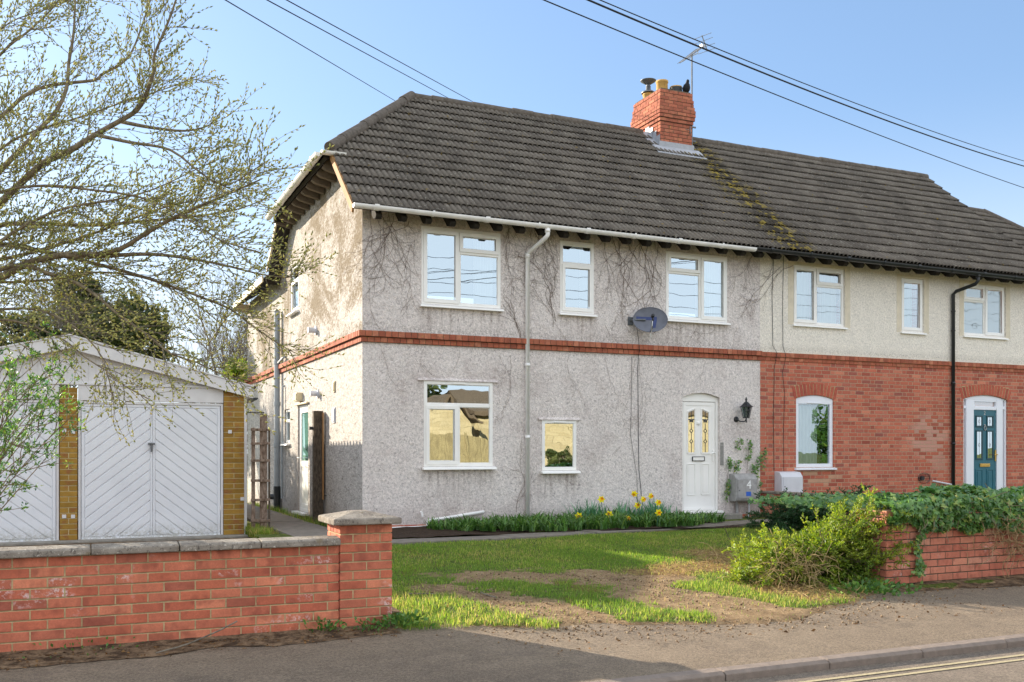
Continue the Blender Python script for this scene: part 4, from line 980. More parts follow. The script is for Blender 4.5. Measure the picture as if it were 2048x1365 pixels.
# teal door in its white frame with side lights
a, b, c, d = BD; y = .03; mb = MB(); arcf = lambda x: 2.31+.09*(1-((x-(a+b)/2)/((b-a)/2))**2)
top = [(a+(b-a)*i/12, y, arcf(a+(b-a)*i/12)-.002) for i in range(13)]; Lx, Rx = 13.24, 13.93
mb.prism([(a, y, 2.3)]+top+[(b, y, 2.3)], (0, .08, 0))
mb.box(a, a+.05, y, y+.08, c, 2.3); mb.box(b-.05, b, y, y+.08, c, 2.3)
for x0, x1 in ((a+.11, Lx), (Rx, b-.11)):
    mb.box(x0, x1, y-.006, y+.08, c, 2.3)
mb.box(a+.05, a+.11, y, y+.08, 2.11, 2.17); mb.box(b-.11, b-.05, y, y+.08, 2.11, 2.17); mb.box(a+.05, a+.11, y, y+.08, c, .25); mb.box(b-.11, b-.05, y, y+.08, c, .25)
mb.box(Lx, Rx, y, y+.08, 2.09, 2.16); mb.box(Lx, Rx, y+.001, y+.08, 2.26, 2.3); mb.box(Lx, Lx+.03, y+.001, y+.08, 2.16, 2.26); mb.box(Rx-.03, Rx, y+.001, y+.08, 2.16, 2.26)
D3 = mb.build('door', M['pvc_blue'], H2, bevel=.004); D3['label'] = 'teal front door in a white frame with narrow side lights'
mb = MB()
for x0, x1, z0, z1 in ((a+.05, a+.11, .25, 2.11), (a+.05, a+.11, 2.17, 2.3), (b-.11, b-.05, .25, 2.11), (b-.11, b-.05, 2.17, 2.3), (Lx+.03, Rx-.03, 2.16, 2.26)):
    mb.face([(x0, y+.04, z0), (x1, y+.04, z0), (x1, y+.04, z1), (x0, y+.04, z1)])
mb.build('side_light', glass('side light glass', .3, .003, body='b5978a'), D3)
mb = MB(); mb.box(Lx, Rx, y+.02, y+.06, c, 2.09); mb.cm = 1
PN = ((13.32, 13.53, 1.72, 1.97), (13.64, 13.85, 1.72, 1.97), (13.32, 13.53, 1.03, 1.66), (13.64, 13.85, 1.03, 1.66))
for x0, x1, z0, z1 in PN: ring(mb, x0, x1, z0, z1, .035, y+.006, y+.022)
mb.cm = 0
for x0, x1 in ((13.32, 13.53), (13.64, 13.85)): ring(mb, x0, x1, .2, .83, .022, y+.010, y+.021); mb.box(x0+.05, x1-.05, y+.012, y+.021, .25, .78)
lf = mb.build('leaf', [M['teal'], M['teal_dark']], D3, bevel=.004)
for x0, x1, z0, z1 in PN:
    mb = MB(); mb.face([(x0+.035, y+.018, z0+.035), (x1-.035, y+.018, z0+.035), (x1-.035, y+.018, z1-.035), (x0+.035, y+.018, z1-.035)]); mb.build('glass_panel', M['glass_door'], D3)
    mb = MB(); xm, zm = (x0+x1)/2, (z0+z1)/2; mb.tube([(xm, y+.016, z0+.035), (xm, y+.016, zm-.04)], .003, 5); mb.tube([(xm, y+.016, z1-.035), (xm, y+.016, zm+.04)], .003, 5)
    for s_ in (-1, 1): mb.tube([(xm, y+.016, zm-.045), (xm+s_*.022, y+.016, zm), (xm, y+.016, zm+.045)], .0035, 5)
    mb.build('lead_came', M['lead_came'], D3)
mb = MB(); mb.box(13.44, 13.73, y-.001, y+.02, .88, .95); mb.box(13.47, 13.70, y-.006, y+.0, .9, .93); mb.build('letter_plate', M['brass'], D3, bevel=.004)
mb = MB(); mb.box(13.885, 13.915, y-.001, y+.02, 1.0, 1.24); mb.tube([(13.9, y, 1.14), (13.9, y-.045, 1.14), (13.88, y-.05, 1.14), (13.80, y-.05, 1.135)], .011, 8); mb.build('handle', M['brass'], D3, bevel=.003)
mb = MB(); mb.tube([(13.585+.028*math.cos(t), y+.006-.012*(1-abs(math.sin(t/2))), 1.70+.045*math.sin(t)) for t in np.linspace(0, 2*math.pi, 15)], .009, 6); mb.lathe([(0, 0), (.022, 0), (.02, .015), (0, .02)], (13.585, y+.02, 1.765), 12, (0, -1, 0)); mb.build('knocker', M['alu'], D3, smooth=True)
def glyph(text, size, loc, mat, parent, name, depth=.004):
    cu = bpy.data.curves.new(name, 'FONT'); cu.body = text; cu.size = size; cu.extrude = depth/2; cu.align_x = 'CENTER'
    tmp = bpy.data.objects.new('tmp', cu); COL.objects.link(tmp); tmp.rotation_euler = (R(90), 0, 0); tmp.location = loc
    bpy.context.view_layer.update(); me = bpy.data.meshes.new_from_object(tmp.evaluated_get(bpy.context.evaluated_depsgraph_get()))
    me.transform(tmp.matrix_world); bpy.data.objects.remove(tmp); me.transform(Matrix.Translation(-Vector(parent['_w'])))
    me.materials.clear(); me.materials.append(mat); return link(name, me, parent, parent['_w'])
glyph('2', .12, (13.585, y+.016, 1.985), M['alu'], D3, 'house_number')
# roof of the brick house
mb = MB()
slab([(XP, EAVE_Y, EAVE_Z), (XV1, EAVE_Y, EAVE_Z), (XV1, RID_Y, RID_Z), (XP, RID_Y, RID_Z)], SN, .05)
slab([(XV1, 2*RID_Y-EAVE_Y, EAVE_Z), (XP, 2*RID_Y-EAVE_Y, EAVE_Z), (XP, RID_Y, RID_Z), (XV1, RID_Y, RID_Z)], (0, SL, 1), .05)
RF2 = mb.build('roof', M['dark_timber'], H2)
tile_slope('tile_slope', XP, XV1, RF2, (0, EAVE_Y, EAVE_Z), SD, SN, SLEN, 15, seed=5)
capping('ridge_capping', (8.1, RID_Y, RID_Z), (XV1, RID_Y, RID_Z), RF2)
rafter_feet(7.7, 15.2, H2)
gutter((7.1, GY, GZ-.005), (15.4, GY, GZ-.05), 'black', H2, label='black front gutter')
bx = 12.55
downpipe([(bx+.16, GY, GZ-.05), (bx+.16, GY, GZ-.2), (bx+.15, GY+.05, GZ-.26), (bx+.03, -.1, GZ-.36), (bx, yy, GZ-.42), (bx, yy, -.1)], .036, H2, 'black',
         [((bx+.16, GY, GZ-.06), (bx+.16, GY, GZ-.13)), ((bx, yy, 4.1), (bx, yy, 4.13)), ((bx, yy, 3.7), (bx, yy, 3.73)), ((bx, yy, 2.6), (bx, yy, 2.65)), ((bx, yy, 1.35), (bx, yy, 1.39))], 'black front downpipe')
mb = MB(); mb.lathe([(.0, 0), (.045, 0), (.045, .05), (0, .05)], (11.71, 0, .66), 14, (0, -1, 0))
for k in range(9):
    t = math.pi*k/8; mb.tube([(11.77+.16*math.cos(u)*math.cos(0), -.01-.1*math.sin(u)*math.sin(t+.001)*1.0, .66+.11*math.sin(u)*math.cos(t)) for u in np.linspace(0, math.pi, 9)], .003, 4)
mb.build('flue_guard', M['dark_metal'], H2)
mb = MB(); mb.tube([(12.0, -.03, .6), (12.5, -.05, .52)], .018, 8); mb.build('overflow_pipe', M['plastic_white'], H2)

# lower hipped roof beyond the brick house
H3 = thing('house', 'dark hipped roof of the house beyond the right-hand end of the brick house', 'house', (18.5, 6, 0))
mb = MB(); mb.box(15.6, 21.5, 2.0, 9, -.3, 5.05); mb.build('wall', M['brick_house'], H3)
E3 = Vector((0, 1.0, 4.9)); d3 = Vector((0, 3.2, 2.83)).normalized(); n3 = Vector((0, -d3.z, d3.y))
mb = MB(); slab([(15.3, 1.0, 4.9), (21.7, 1.0, 4.9), (18.5, 4.2, 7.73), (15.3, 4.2, 7.73)], n3, .05); slab([(21.7, 1., 4.9), (21.7, 7.4, 4.9), (18.5, 4.2, 7.73)], (2.83, 0, 3.2), .05); slab([(21.7, 7.4, 4.9), (15.3, 7.4, 4.9), (15.3, 4.2, 7.73), (18.5, 4.2, 7.73)], (0, 2.83, 3.2), .05)
RF3 = mb.build('roof', M['dark_timber'], H3)
tile_slope('tile_slope', 15.3, 21.7, RF3, (0, 1.0, 4.9), d3, n3, math.hypot(3.2, 2.83), 14, cut=[((18.5, 4.2, 7.73), Vector((1, 1, 0)).normalized())], seed=15)
capping('ridge_capping', (15.3, 4.2, 7.73), (18.5, 4.2, 7.73), RF3); capping('hip_capping', (21.7, 1.0, 4.95), (18.5, 4.2, 7.75), RF3)
# ------------------------------------------------------------------ garage
GA = thing('garage', 'white double garage with herringbone doors between ochre brick piers', 'garage', (-4.15, 1.25, -.14))
gy = 1.25
def clip_poly(P, x0, x1, z0, z1):
    for ax_, lim, sg in ((0, x0, 1), (0, x1, -1), (1, z0, 1), (1, z1, -1)):
        out = []
        for i in range(len(P)):
            a, b = P[i], P[(i+1) % len(P)]; da, db = sg*(a[ax_]-lim), sg*(b[ax_]-lim)
            if da >= 0: out.append(a)
            if da*db < 0: t = da/(da-db); out.append((a[0]+(b[0]-a[0])*t, a[1]+(b[1]-a[1])*t))
        P = out
        if not P: return []
    return P
def garage_door(x0, x1, z0, z1):
    mb = MB(); fw = .045
    mb.box(x0, x1, gy+.03, gy+.06, z0, z1)                                             # backing sheet
    ring(mb, x0+.004, x1-.004, z0+.003, z1-.003, fw, gy+.014, gy+.031, wt=.04, wb=.04)
    xm = (x0+x1)/2; mb.box(xm-.035, xm-.003, gy+.013, gy+.031, z0+.045, z1-.045); mb.box(xm+.003, xm+.035, gy+.013, gy+.031, z0+.045, z1-.045)
    for a, b, sg in ((x0+fw+.006, xm-.037, 1), (xm+.037, x1-fw-.006, -1)):
        pz = .158; w = b-a; k = -int(w/pz)-14
        slope = .80
        for i in range(k, 40):
            # one diagonal board between two parallel lines
            zA = z0+i*pz; lo = .011
            if sg > 0: P = [(a-.5, zA-slope*.5+lo), (b+.5, zA+slope*(w+.5)+lo), (b+.5, zA+slope*(w+.5)+pz-lo), (a-.5, zA-slope*.5+pz-lo)]
            else: P = [(a-.5, zA+slope*(w+.5)+lo), (b+.5, zA-slope*.5+lo), (b+.5, zA-slope*.5+pz-lo), (a-.5, zA+slope*(w+.5)+pz-lo)]
            P = clip_poly(P, a, b, z0+.05, z1-.05)
            if len(P) >= 3:
                ar = abs(sum(P[j][0]*P[(j+1) % len(P)][1]-P[(j+1) % len(P)][0]*P[j][1] for j in range(len(P))))/2
                if ar > .0008: mb.prism([(p[0], gy+.017, p[1]) for p in P], (0, .012, 0))
    d = mb.build('door', M['white_paint'], GA, bevel=.005)
    mb = MB(); ring(mb, x0-.04, x1+.04, z0-.02, z1+.035, .036, gy+.0, gy+.08); mb.build('frame', M['garage_trim'], d, bevel=.003)
    mb = MB(); mb.lathe([(0, -.02), (.026, -.015), (.026, .0), (.014, .005), (.014, .03)], (xm-.02, gy+.0, 1.32), 14, (0, 1, 0)); mb.obox((xm-.07, gy-.02, 1.325), (xm+.03, gy-.02, 1.325), .026, .03); mb.obox((xm-.02, gy-.018, 1.32), (xm-.02, gy-.018, 1.2), .026, .02, (0, 1, 0)); mb.build('handle', M['galv'], d, bevel=.004)
    return d
garage_door(-3.98, -1.96, -.13, 1.93)
garage_door(-6.34, -4.32, -.13, 1.93)
def pier(x0, x1, white_edge):
    mb = MB(); H = .0815
    for k in range(29):
        z = -.2+k*H; xm = (x0+x1)/2
        for p, q in ([(x0, x1)] if k % 2 else [(x0, xm-.005), (xm+.005, x1)]):
            mb.cr = RND.random(); mb.box(p, q, gy-.02, gy+.1, z+.005, z+H-.005)
        mb.cm = 1; mb.cr = .5; mb.box(x0+.003, x1-.003, gy-.0165, gy+.3, z+.0005, z+H-.0005); mb.cm = 0
    o = mb.build('pier', [M['brick_yellow'], M['mortar_pale']], GA, bevel=.003)
    if white_edge:
        mb = MB(); mb.box(x1+.001, x1+.045, gy-.012, gy+5.1, -.2, 2.12); mb.build('side_wall', M['garage_trim'], GA)
    return o
pier(-1.915, -1.60, True); pier(-4.27, -4.03, False); pier(-6.7, -6.39, False)
for px, z in ((-4.21, 1.52), (-4.09, 1.5), (-4.21, .24), (-4.09, .235), (-1.82, 1.52), (-1.63, .45)):
    mb = MB(); mb.box(px-.028, px+.028, gy-.03, gy-.0215, z-.028, z+.028); mb.build('bolt_plate', M['garage_trim'], GA, bevel=.003)
mb = MB(); mb.box(-6.38, -4.28, gy-.015, gy+.05, 1.975, 2.2); mb.box(-4.02, -1.92, gy-.015, gy+.05, 1.975, 2.2); mb.box(-6.75, -1.58, gy-.03, gy+.05, 2.203, 2.235); mb.build('lintel', M['garage_trim'], GA, bevel=.004)
# ribbed gable infill
mb = MB(); x = -6.72
while x < -1.62:
    f = lambda q: 2.84-abs(q+4.15)*.262-.06
    w = .098; a, b = x, x+w
    if max(f(a), f(b)) > 2.24: mb.prism([(a+.0015, gy+.014, 2.236), (b-.0015, gy+.014, 2.236), (b-.0015, gy+.014, max(f(b), 2.24)), (a+.0015, gy+.014, max(f(a), 2.24))], (0, .03, 0))
    x += w
mb.cm = 0; mb.prism([(-6.7, gy+.024, 2.22), (-1.6, gy+.024, 2.22), (-4.15, gy+.024, 2.8)], (0, .02, 0)); mb.build('gable_panel', M['garage_trim'], GA)
# corrugated roof sheets (waves run down the slope, so the eaves are scalloped) and white barge boards
def corr(x_r, z_r, x_e, z_e, y0, y1):
    n = int((y1-y0)/.0125); ys = np.linspace(y0, y1, n+1); h = .012*np.sin(ys/.18*2*math.pi)
    sl = np.array([x_e-x_r, 0, z_e-z_r]); nn = np.array([-(z_e-z_r), 0, x_e-x_r]); nn = nn/np.linalg.norm(nn); nn = nn if nn[2] > 0 else -nn
    V = []
    for t in (0, 1):
        p = np.array([x_r, 0, z_r])+sl*t; V.append(p+np.stack([h*nn[0], ys, h*nn[2]], 1))
    V = np.concatenate(V); a = np.arange(n); F = np.stack([a, a+1, a+n+2, a+n+1], 1); return V, F
V1, F1 = corr(-4.15, 2.90, -1.42, 2.245, 1.16, 7.0); V2, F2 = corr(-4.15, 2.90, -6.88, 2.245, 1.16, 7.0)
np_mesh('roof', np.concatenate([V1, V2]), np.concatenate([F1, F2+len(V1)]), M['concrete'], GA)
for s_ in (1, -1):
    mb = MB(); xe = -4.15+s_*2.68
    mb.prism([(-4.15, 1.14, 2.93), (xe, 1.14, 2.235), (xe, 1.14, 2.055), (-4.15, 1.14, 2.735)], (0, .028, 0)); mb.build('bargeboard', M['garage_trim'], GA, bevel=.004)
    mb = MB(); mb.prism([(-4.15, 1.128, 2.955), (xe+s_*.01, 1.128, 2.255), (xe+s_*.01, 1.128, 2.235), (-4.15, 1.128, 2.93)], (0, .09, 0)); mb.build('roof_trim', M['garage_trim'], GA)
ys = np.arange(1.2, 6.95, .015); mb = MB(); mb.prism([(-1.425, 1.2, 2.22)]+[(-1.425, yy_, 2.27+.045*math.sin(yy_/.19*2*math.pi)) for yy_ in ys]+[(-1.425, float(ys[-1]), 2.22)], (.008, 0, 0)); mb.build('shadow_strip', M['concrete'], GA)  # added strip: its wavy top casts the scalloped shadow on the gable wall
gutter((-1.43, 1.2, 2.07), (-1.43, 6.9, 2.05), 'black', GA, r=.045)
mb = MB(); mb.box(-6.8, -1.6, 6.2, 6.3, -.2, 2.2); mb.box(-6.85, -6.8, 1.3, 6.3, -.2, 2.15); mb.build('wall', M['garage_trim'], GA)
mb = MB(); mb.box(-6.75, -1.56, 1.0, 1.3, -.2, -.115); mb.build('threshold', M['concrete'], GA, bevel=.01)

# ------------------------------------------------------------------ street walls
def coping_stones(spec, y0, y1, z, parent, mat='coping'):
    for a, b in spec:
        mb = MB(); j = RND.uniform(-.004, .004)
        mb.prism([(a+.004, y0+j, z), (a+.004, y1+j, z), (a+.004, y1+j, z+.045), (a+.004, (y0+y1)/2, z+.068), (a+.004, y0+.02+j, z+.055), (a+.004, y0+j, z+.045)], (b-a-.008, 0, 0))
        mb.build('coping_stone', M[mat], parent, bevel=.008)
WL = thing('garden_wall', 'low red brick garden wall with stone coping and a capped pier, in front of the garage', 'wall', (-3.8, -6.82, -.23))
mb = MB(); courses(mb, -6.9, -2.085, -6.93, -6.715, -.295, 10, first=.1025, inset=.004); mb.build('brickwork', [M['brick_wall'], M['mortar']], WL, bevel=.004)
coping_stones([(-6.95, -6.34), (-6.34, -5.73), (-5.73, -5.13), (-5.13, -4.53), (-4.53, -3.92), (-3.92, -3.31), (-3.31, -2.71), (-2.71, -2.08)], -6.985, -6.66, .457, WL)
mb = MB(); courses(mb, -2.083, -1.648, -6.95, -6.515, -.285, 12, first=.1025, inset=.004); P1 = mb.build('pier', [M['brick_wall'], M['mortar']], WL, bevel=.004)
mb = MB(); c0, c1, c2, c3, z = -2.15, -1.585, -7.02, -6.45, .617
mb.idx([(c0,c2,z),(c1,c2,z),(c1,c3,z),(c0,c3,z),(c0,c2,z+.05),(c1,c2,z+.05),(c1,c3,z+.05),(c0,c3,z+.05),(c0+.22,c2+.22,z+.10),(c1-.22,c2+.22,z+.10),(c1-.22,c3-.22,z+.10),(c0+.22,c3-.22,z+.10)],
       [(3,2,1,0),(0,1,5,4),(1,2,6,5),(2,3,7,6),(3,0,4,7),(4,5,9,8),(5,6,10,9),(6,7,11,10),(7,4,8,11),(8,9,10,11)]); mb.build('pier_cap', M['coping'], P1, bevel=.01)
WR = thing('garden_wall', 'low pale brick garden wall overgrown with ivy, beside the pavement on the right', 'wall', (5.8, -6.82, -.25))
mb = MB(); courses(mb, 4.205, 9.5, -6.90, -6.685, -.36, 11, H=.0785, inset=.005); mb.build('brickwork', [M['brick_pale'], M['mortar_dark']], WR, bevel=.005)
mb = MB(); courses(mb, 3.765, 4.204, -6.93, -6.49, -.36, 12, H=.0785, inset=.005); mb.build('pier', [M['brick_pale'], M['mortar_dark']], WR, bevel=.005)
WD = thing('garden_wall', 'low dividing brick wall between the two front gardens, behind the dark bushes', 'wall', (7.72, -3.2, -.1))
mb = MB(); courses(mb, 7.66, 7.87, -6.6, -.03, -.25, 9, inset=.004); mb.build('brickwork', [M['brick_pale'], M['mortar_dark']], WD, bevel=.004)
mb = MB(); mb.box(7.63, 7.9, -6.6, -.03, .426, .47); mb.build('coping_stone', M['coping'], WD, bevel=.008)

# ------------------------------------------------------------------ fittings
t = thing('satellite_dish', 'grey oval satellite dish on the front wall between two upstairs windows', 'satellite dish', (4.86, 0, 3.5))
dc = Vector((5.06, -.26, 3.50)); dn = Vector((-.42, -.88, .20)).normalized(); dr = Vector((0,0,1)).cross(dn).normalized(); du = dn.cross(dr)
if du.z < 0: du = -du
mb = MB(); RX, RZ = .30, .225; nr, na = 7, 36; V = []
for i in range(nr+1):
    for j in range(na):
        f = i/nr; a = 2*math.pi*j/na; V.append(dc+dr*(RX*f*math.cos(a))+du*(RZ*f*math.sin(a))-dn*(.055*(1-f*f)))
F = [(i*na+j, i*na+(j+1) % na, (i+1)*na+(j+1) % na, (i+1)*na+j) for i in range(nr) for j in range(na)]
mb.idx(V, F); mb.tube([V[nr*na+j] for j in range(na)]+[V[nr*na]], .006, 6)
mb.cm = 1
def dpt(u, v): f2 = (u/RX)**2+(v/RZ)**2; return dc+dr*u+du*v-dn*(.055*(1-f2)-.003)
def dquad(a, b, c, d): mb.face([dpt(*a), dpt(*b), dpt(*c), dpt(*d)])
for k in range(6): dquad((-.24+k*.06, .01), (-.18+k*.06, .01), (-.18+k*.06, .065), (-.24+k*.06, .065))
dquad((.03, -.14), (.075, -.14), (.11, .01), (.05, .01)); dquad((.075, -.14), (.09, -.14), (.12, .01), (.11, .01))
o = mb.build('reflector', [M['dish'], M['dish_logo']], t, smooth=True)
mb = MB(); foc = dc+dn*.36-du*.06; base = dc-du*.215-dn*.01; mb.tube([base, base+dn*.2-du*.02, foc-du*.03], .012, 8); mb.lathe([(0, -.04), (.028, -.04), (.032, .03), (.022, .05), (0, .05)], foc, 12, tuple(-dn)); mb.tube([foc-du*.02, foc-du*.09], .014, 8); mb.build('receiver_arm', M['black'], t, smooth=True)
mb = MB(); mb.box(4.76, 4.86, -.02, 0, 3.42, 3.56); mb.tube([(4.81, -.01, 3.5), (4.83, -.13, 3.5), (5.0, -.2, 3.5)], .018, 8); mb.build('bracket', M['galv'], t)
mb = MB(); p0 = base; mb.tube([foc-du*.05, foc-du*.16+Vector((-.02,0,-.02)), base-du*.12, base-du*.04], .005, 5); mb.build('cable', M['white'], t)
t = tag(bpy.data.objects.new('x', None), None); bpy.data.objects.remove(t)
mb = MB(); xs = 4.93; mb.tube([(xs, -.012, 3.45), (xs+.005, -.09, 3.09), (xs+.02, -.09, 2.98), (xs+.02, -.05, 2.9), (xs+.03, -.012, 2.7), (xs+.04, -.012, 1.6), (xs+.05, -.014, .9), (xs+.12, -.014, .3)], .005, 5)
tag(mb.build('aerial_cable', M['cable']), 'dark cable running down the wall below the satellite dish', 'cable', 'cables on the front wall')
mb = MB(); xs = 4.84; mb.tube([(xs, -.01, 2.88), (xs-.01, -.01, 2.0), (xs-.03, -.012, 1.5), (xs+.1, -.012, .8), (xs+.13, -.012, .15)], .0045, 5)
tag(mb.build('aerial_cable', M['cable_grey']), 'thin pale cable running down the wall beside the dark one', 'cable', 'cables on the front wall')
mb = MB(); mb.tube([(7.95, -.012, 5.0), (7.9, -.012, 4.2), (7.92, -.012, 3.2), (7.98, -.06, 3.05), (7.95, -.02, 2.8), (7.93, -.012, 1.8), (7.95, -.012, .85)], .0048, 5)
tag(mb.build('aerial_cable', M['cable']), 'black cable down the left edge of the brick house to the meter box', 'cable', 'cables on the front wall')
mb = MB(); mb.tube([(8.17, -.012, 4.9), (8.15, -.012, 3.9), (8.16, -.012, 3.2), (8.2, -.05, 3.0), (8.14, -.02, 2.7), (8.2, -.014, 2.3), (8.17, -.012, 1.6), (8.18, -.012, .84)], .0045, 5)
tag(mb.build('aerial_cable', M['cable']), 'second black cable, wavy, left of the arched window of the brick house', 'cable', 'cables on the front wall')

t = thing('wall_lantern', 'black carriage lantern on the roughcast wall beside the white front door', 'lamp', (7.1, 0, 1.93))
lx, ly, lz = 7.18, -.17, 1.92
mb = MB(); mb.lathe([(0, 0), (.055, 0), (.05, .02), (.0, .03)], (lx-.1, -.0, 1.80), 16, (0, -1, 0)); mb.build('back_plate', M['black'], t)
mb = MB(); mb.tube([(lx-.1, -.02, 1.80), (lx-.07, -.08, 1.76), (lx-.02, -.15, 1.76), (lx, ly, 1.80)], .011, 8); mb.tube([(lx, ly, 1.74), (lx, ly, 1.83)], .013, 8); mb.build('arm', M['black'], t)
mb = MB(); top, bot = .098, .055; z0, z1 = 1.83, 2.02; nn_ = 6
ang = [math.pi/6+math.pi/3*k for k in range(6)]
for a in ang: mb.tube([(lx+bot*math.cos(a), ly+bot*math.sin(a), z0), (lx+top*math.cos(a), ly+top*math.sin(a), z1)], .0065, 6)
mb.lathe([(0, z0-.012), (bot+.012, z0-.012), (bot+.012, z0+.006), (0, z0+.006)], (lx, ly, 0), 6); 
mb.build('cage', M['black'], t)
mb = MB(); mb.lathe([(.125, z1), (.14, z1+.004), (.10, z1+.03), (.045, z1+.085), (.02, z1+.1), (.018, z1+.13), (.024, z1+.14), (.004, z1+.19), (0, z1+.2)], (lx, ly, 0), 6); mb.build('lantern_roof', M['black'], t)
mb = MB(); mb.lathe([(bot-.004, z0+.005), (top-.004, z1)], (lx, ly, 0), 6); mb.build('lantern_glass', glass('lantern glass', .3, .002, tint_='b8bcbc'), t)

def meter_box(label, x0, x1, d, z0, z1, mat, number=False):
    t = thing('meter_box', label, 'meter box', ((x0+x1)/2, 0, z0)); h = z1-z0
    mb = MB(); mb.prism([(x0, 0, z0), (x0, -d+.03, z0), (x0, -d, z0+.04), (x0, -d, z1-.1), (x0, -d+.07, z1-.015), (x0, 0, z1)], (x1-x0, 0, 0)); mb.build('case', M[mat], t, bevel=.012)
    mb = MB(); mb.box(x0+.03, x1-.03, -d-.012, -d+.001, z0+.06, z1-.1); do = mb.build('door', M[mat], t, bevel=.008)
    mb = MB(); mb.lathe([(0, 0), (.012, 0), (.012, .006), (0, .006)], (x0+.06, -d-.012, z0+h*.4), 10, (0, -1, 0)); mb.build('lock', M['galv'], t)
    if number:
        glyph('4', .22, ((x0+x1)/2+.035, -d-.014, z0+.235), M['white'], t, 'house_number')
        mb = MB(); mb.box(x0+.21, x0+.32, -d-.0145, -d-.0125, z0+.1, z0+.18); mb.build('sticker', M['blue'], t)
    return t
meter_box('grey meter box with the white number 4, right of the white front door', 6.92, 7.40, .22, .29, .80, 'plastic_grey', True)
mb = MB(); mb.tube([(7.06, -.05, .3), (7.07, -.05, -.1)], .028, 8); o = tag(mb.build('conduit', M['plastic_grey']), 'straight grey conduit under the meter box with the number 4', 'pipe')
mb = MB(); mb.tube([(7.33, -.06, .3), (7.33, -.06, .1), (7.29, -.08, .0), (7.22, -.1, -.08)], .016, 8); o = tag(mb.build('conduit', M['plastic_white']), 'thin white curved pipe under the meter box with the number 4', 'pipe')
meter_box('white meter box on the brick wall left of the arched window', 7.96, 8.46, .22, .36, .83, 'plastic_white')

# rooftop aerial on its mast
t = thing('tv_aerial', 'television aerial on a tall mast strapped to the chimney', 'aerial', (8.1, 2.9, 7.9))
mx, my = 8.11, 2.9
mb = MB(); mb.tube([(mx, my, 7.82), (mx, my, 9.82)], .017, 8); mb.build('mast', M['galv'], t)
mb = MB()
for z in (7.92, 8.22): mb.obox((CX1+.0, my-.04, z), (mx+.07, my-.04, z), .025, .03)
mb.tube([(CX1+.01, my-.1, 7.92), (CX1-.05, my-.24, 8.0), (CX1-.05, my-.24, 8.14), (CX1+.01, my-.1, 8.22)], .012, 6); mb.tube([(CX1-.05, my-.235, 8.07), (CX1-.16, CY0-.005, 8.07)], .006, 5); mb.build('bracket', M['galv'], t)
bd = Vector((.78, .28, .60)).normalized(); b0 = Vector((7.72, my-.12, 9.52)); L_ = 1.14; ed = Vector((bd.y, -bd.x, 0)).normalized()
mb = MB(); mb.tube([b0, b0+bd*L_], .012, 6); mb.tube([Vector((mx, my, 9.78)), b0+bd*.36+Vector((0, 0, -.06)), b0+bd*.34], .009, 6); mb.tube([Vector((mx, my, 9.78)), b0+bd*.8+Vector((0,0,-.08)), b0+bd*.82], .012, 6)
mb.build('boom', M['alu'], t)
mb = MB()
for k in range(15):
    p = b0+bd*(.03+k*.063); l = .085+.004*k; mb.tube([p-ed*l, p+ed*l], .005, 4)
mb.build('director_rods', M['alu'], t)
mb = MB(); rr = b0+bd*L_; rv = bd.cross(ed).normalized(); rv = rv if rv.z > 0 else -rv
mb.tube([rr-rv*.16, rr+rv*.2], .012, 6)
for k in (-.15, -.05, .08, .18): mb.tube([rr+rv*k-ed*.24, rr+rv*k+ed*.24], .006, 5)
mb.box(*[v for i in range(3) for v in ((rr-bd*.13)[i]-.035, (rr-bd*.13)[i]+.035)]); mb.build('reflector_rods', M['alu'], t)

# bird perched on the chimney
mb = MB(); bx_, by_, bz = 7.86, 2.72, 8.86
prof = [((0, 0, .0), .03), ((.0, .005, .05), .062), ((.0, .0, .11), .07), ((.0, -.005, .17), .058), ((.0, -.015, .21), .036), ((.0, -.025, .235), .034), ((.0, -.03, .26), .028), ((0, -.03, .278), .008)]
mb.tube([Vector((bx_, by_, bz+.02))+Vector(p) for p, r in prof], [r for p, r in prof], 12)
mb.tube([(bx_, by_-.05, bz+.262), (bx_, by_-.085, bz+.255)], [.012, .002], 6); mb.tube([(bx_, by_+.04, bz+.1), (bx_, by_+.08, bz-.02), (bx_, by_+.1, bz-.08)], [.035, .025, .012], 6)
for s_ in (-1, 1): mb.tube([(bx_+s_*.05, by_+.01, bz+.19), (bx_+s_*.064, by_+.03, bz+.12), (bx_+s_*.03, by_+.08, bz+.0)], [.02, .028, .008], 6); mb.tube([(bx_+s_*.022, by_, bz+.04), (bx_+s_*.022, by_-.01, bz+.003)], .006, 5)
tag(mb.build('bird', M['bird'], smooth=True), 'dark bird perched on the corner of the brick chimney', 'bird')

# trellis and post by the side passage
t = thing('trellis', 'weathered wooden trellis standing against the garage corner', 'trellis', (-1.42, .95, -.12))
for x0, x1, z1 in ((-1.53, -1.475, 1.58), (-1.40, -1.29, 1.80)):
    mb = MB(); mb.box(x0, x1, .93, .965, -.14, z1); mb.build('upright', M['wood'], t, bevel=.004)
mb = MB(); mb.box(-1.268, -1.243, .915, .96, -.14, 1.55); mb.build('upright', M['wood_dark'], t, bevel=.004)
for z in (.12, .44, .75, 1.06, 1.33, 1.55): 
    mb = MB(); mb.obox((-1.545, .912, z), (-1.25, .912, z+RND.uniform(-.01, .01)), .035, .04); mb.build('rung', M['wood'], t, bevel=.004)
t = thing('gate_post', 'thick dark wooden post with an orange edge, against the gable wall', 'post', (-.09, 2.45, 0))
mb = MB(); mb.box(-.2, -.03, 2.5, 2.62, -.1, 1.93); mb.build('post', M['wood_dark'], t, bevel=.006)
mb = MB(); mb.box(-.055, -.032, 2.44, 2.498, .35, 1.9); mb.build('batten', M['orange_timber'], t, bevel=.003)
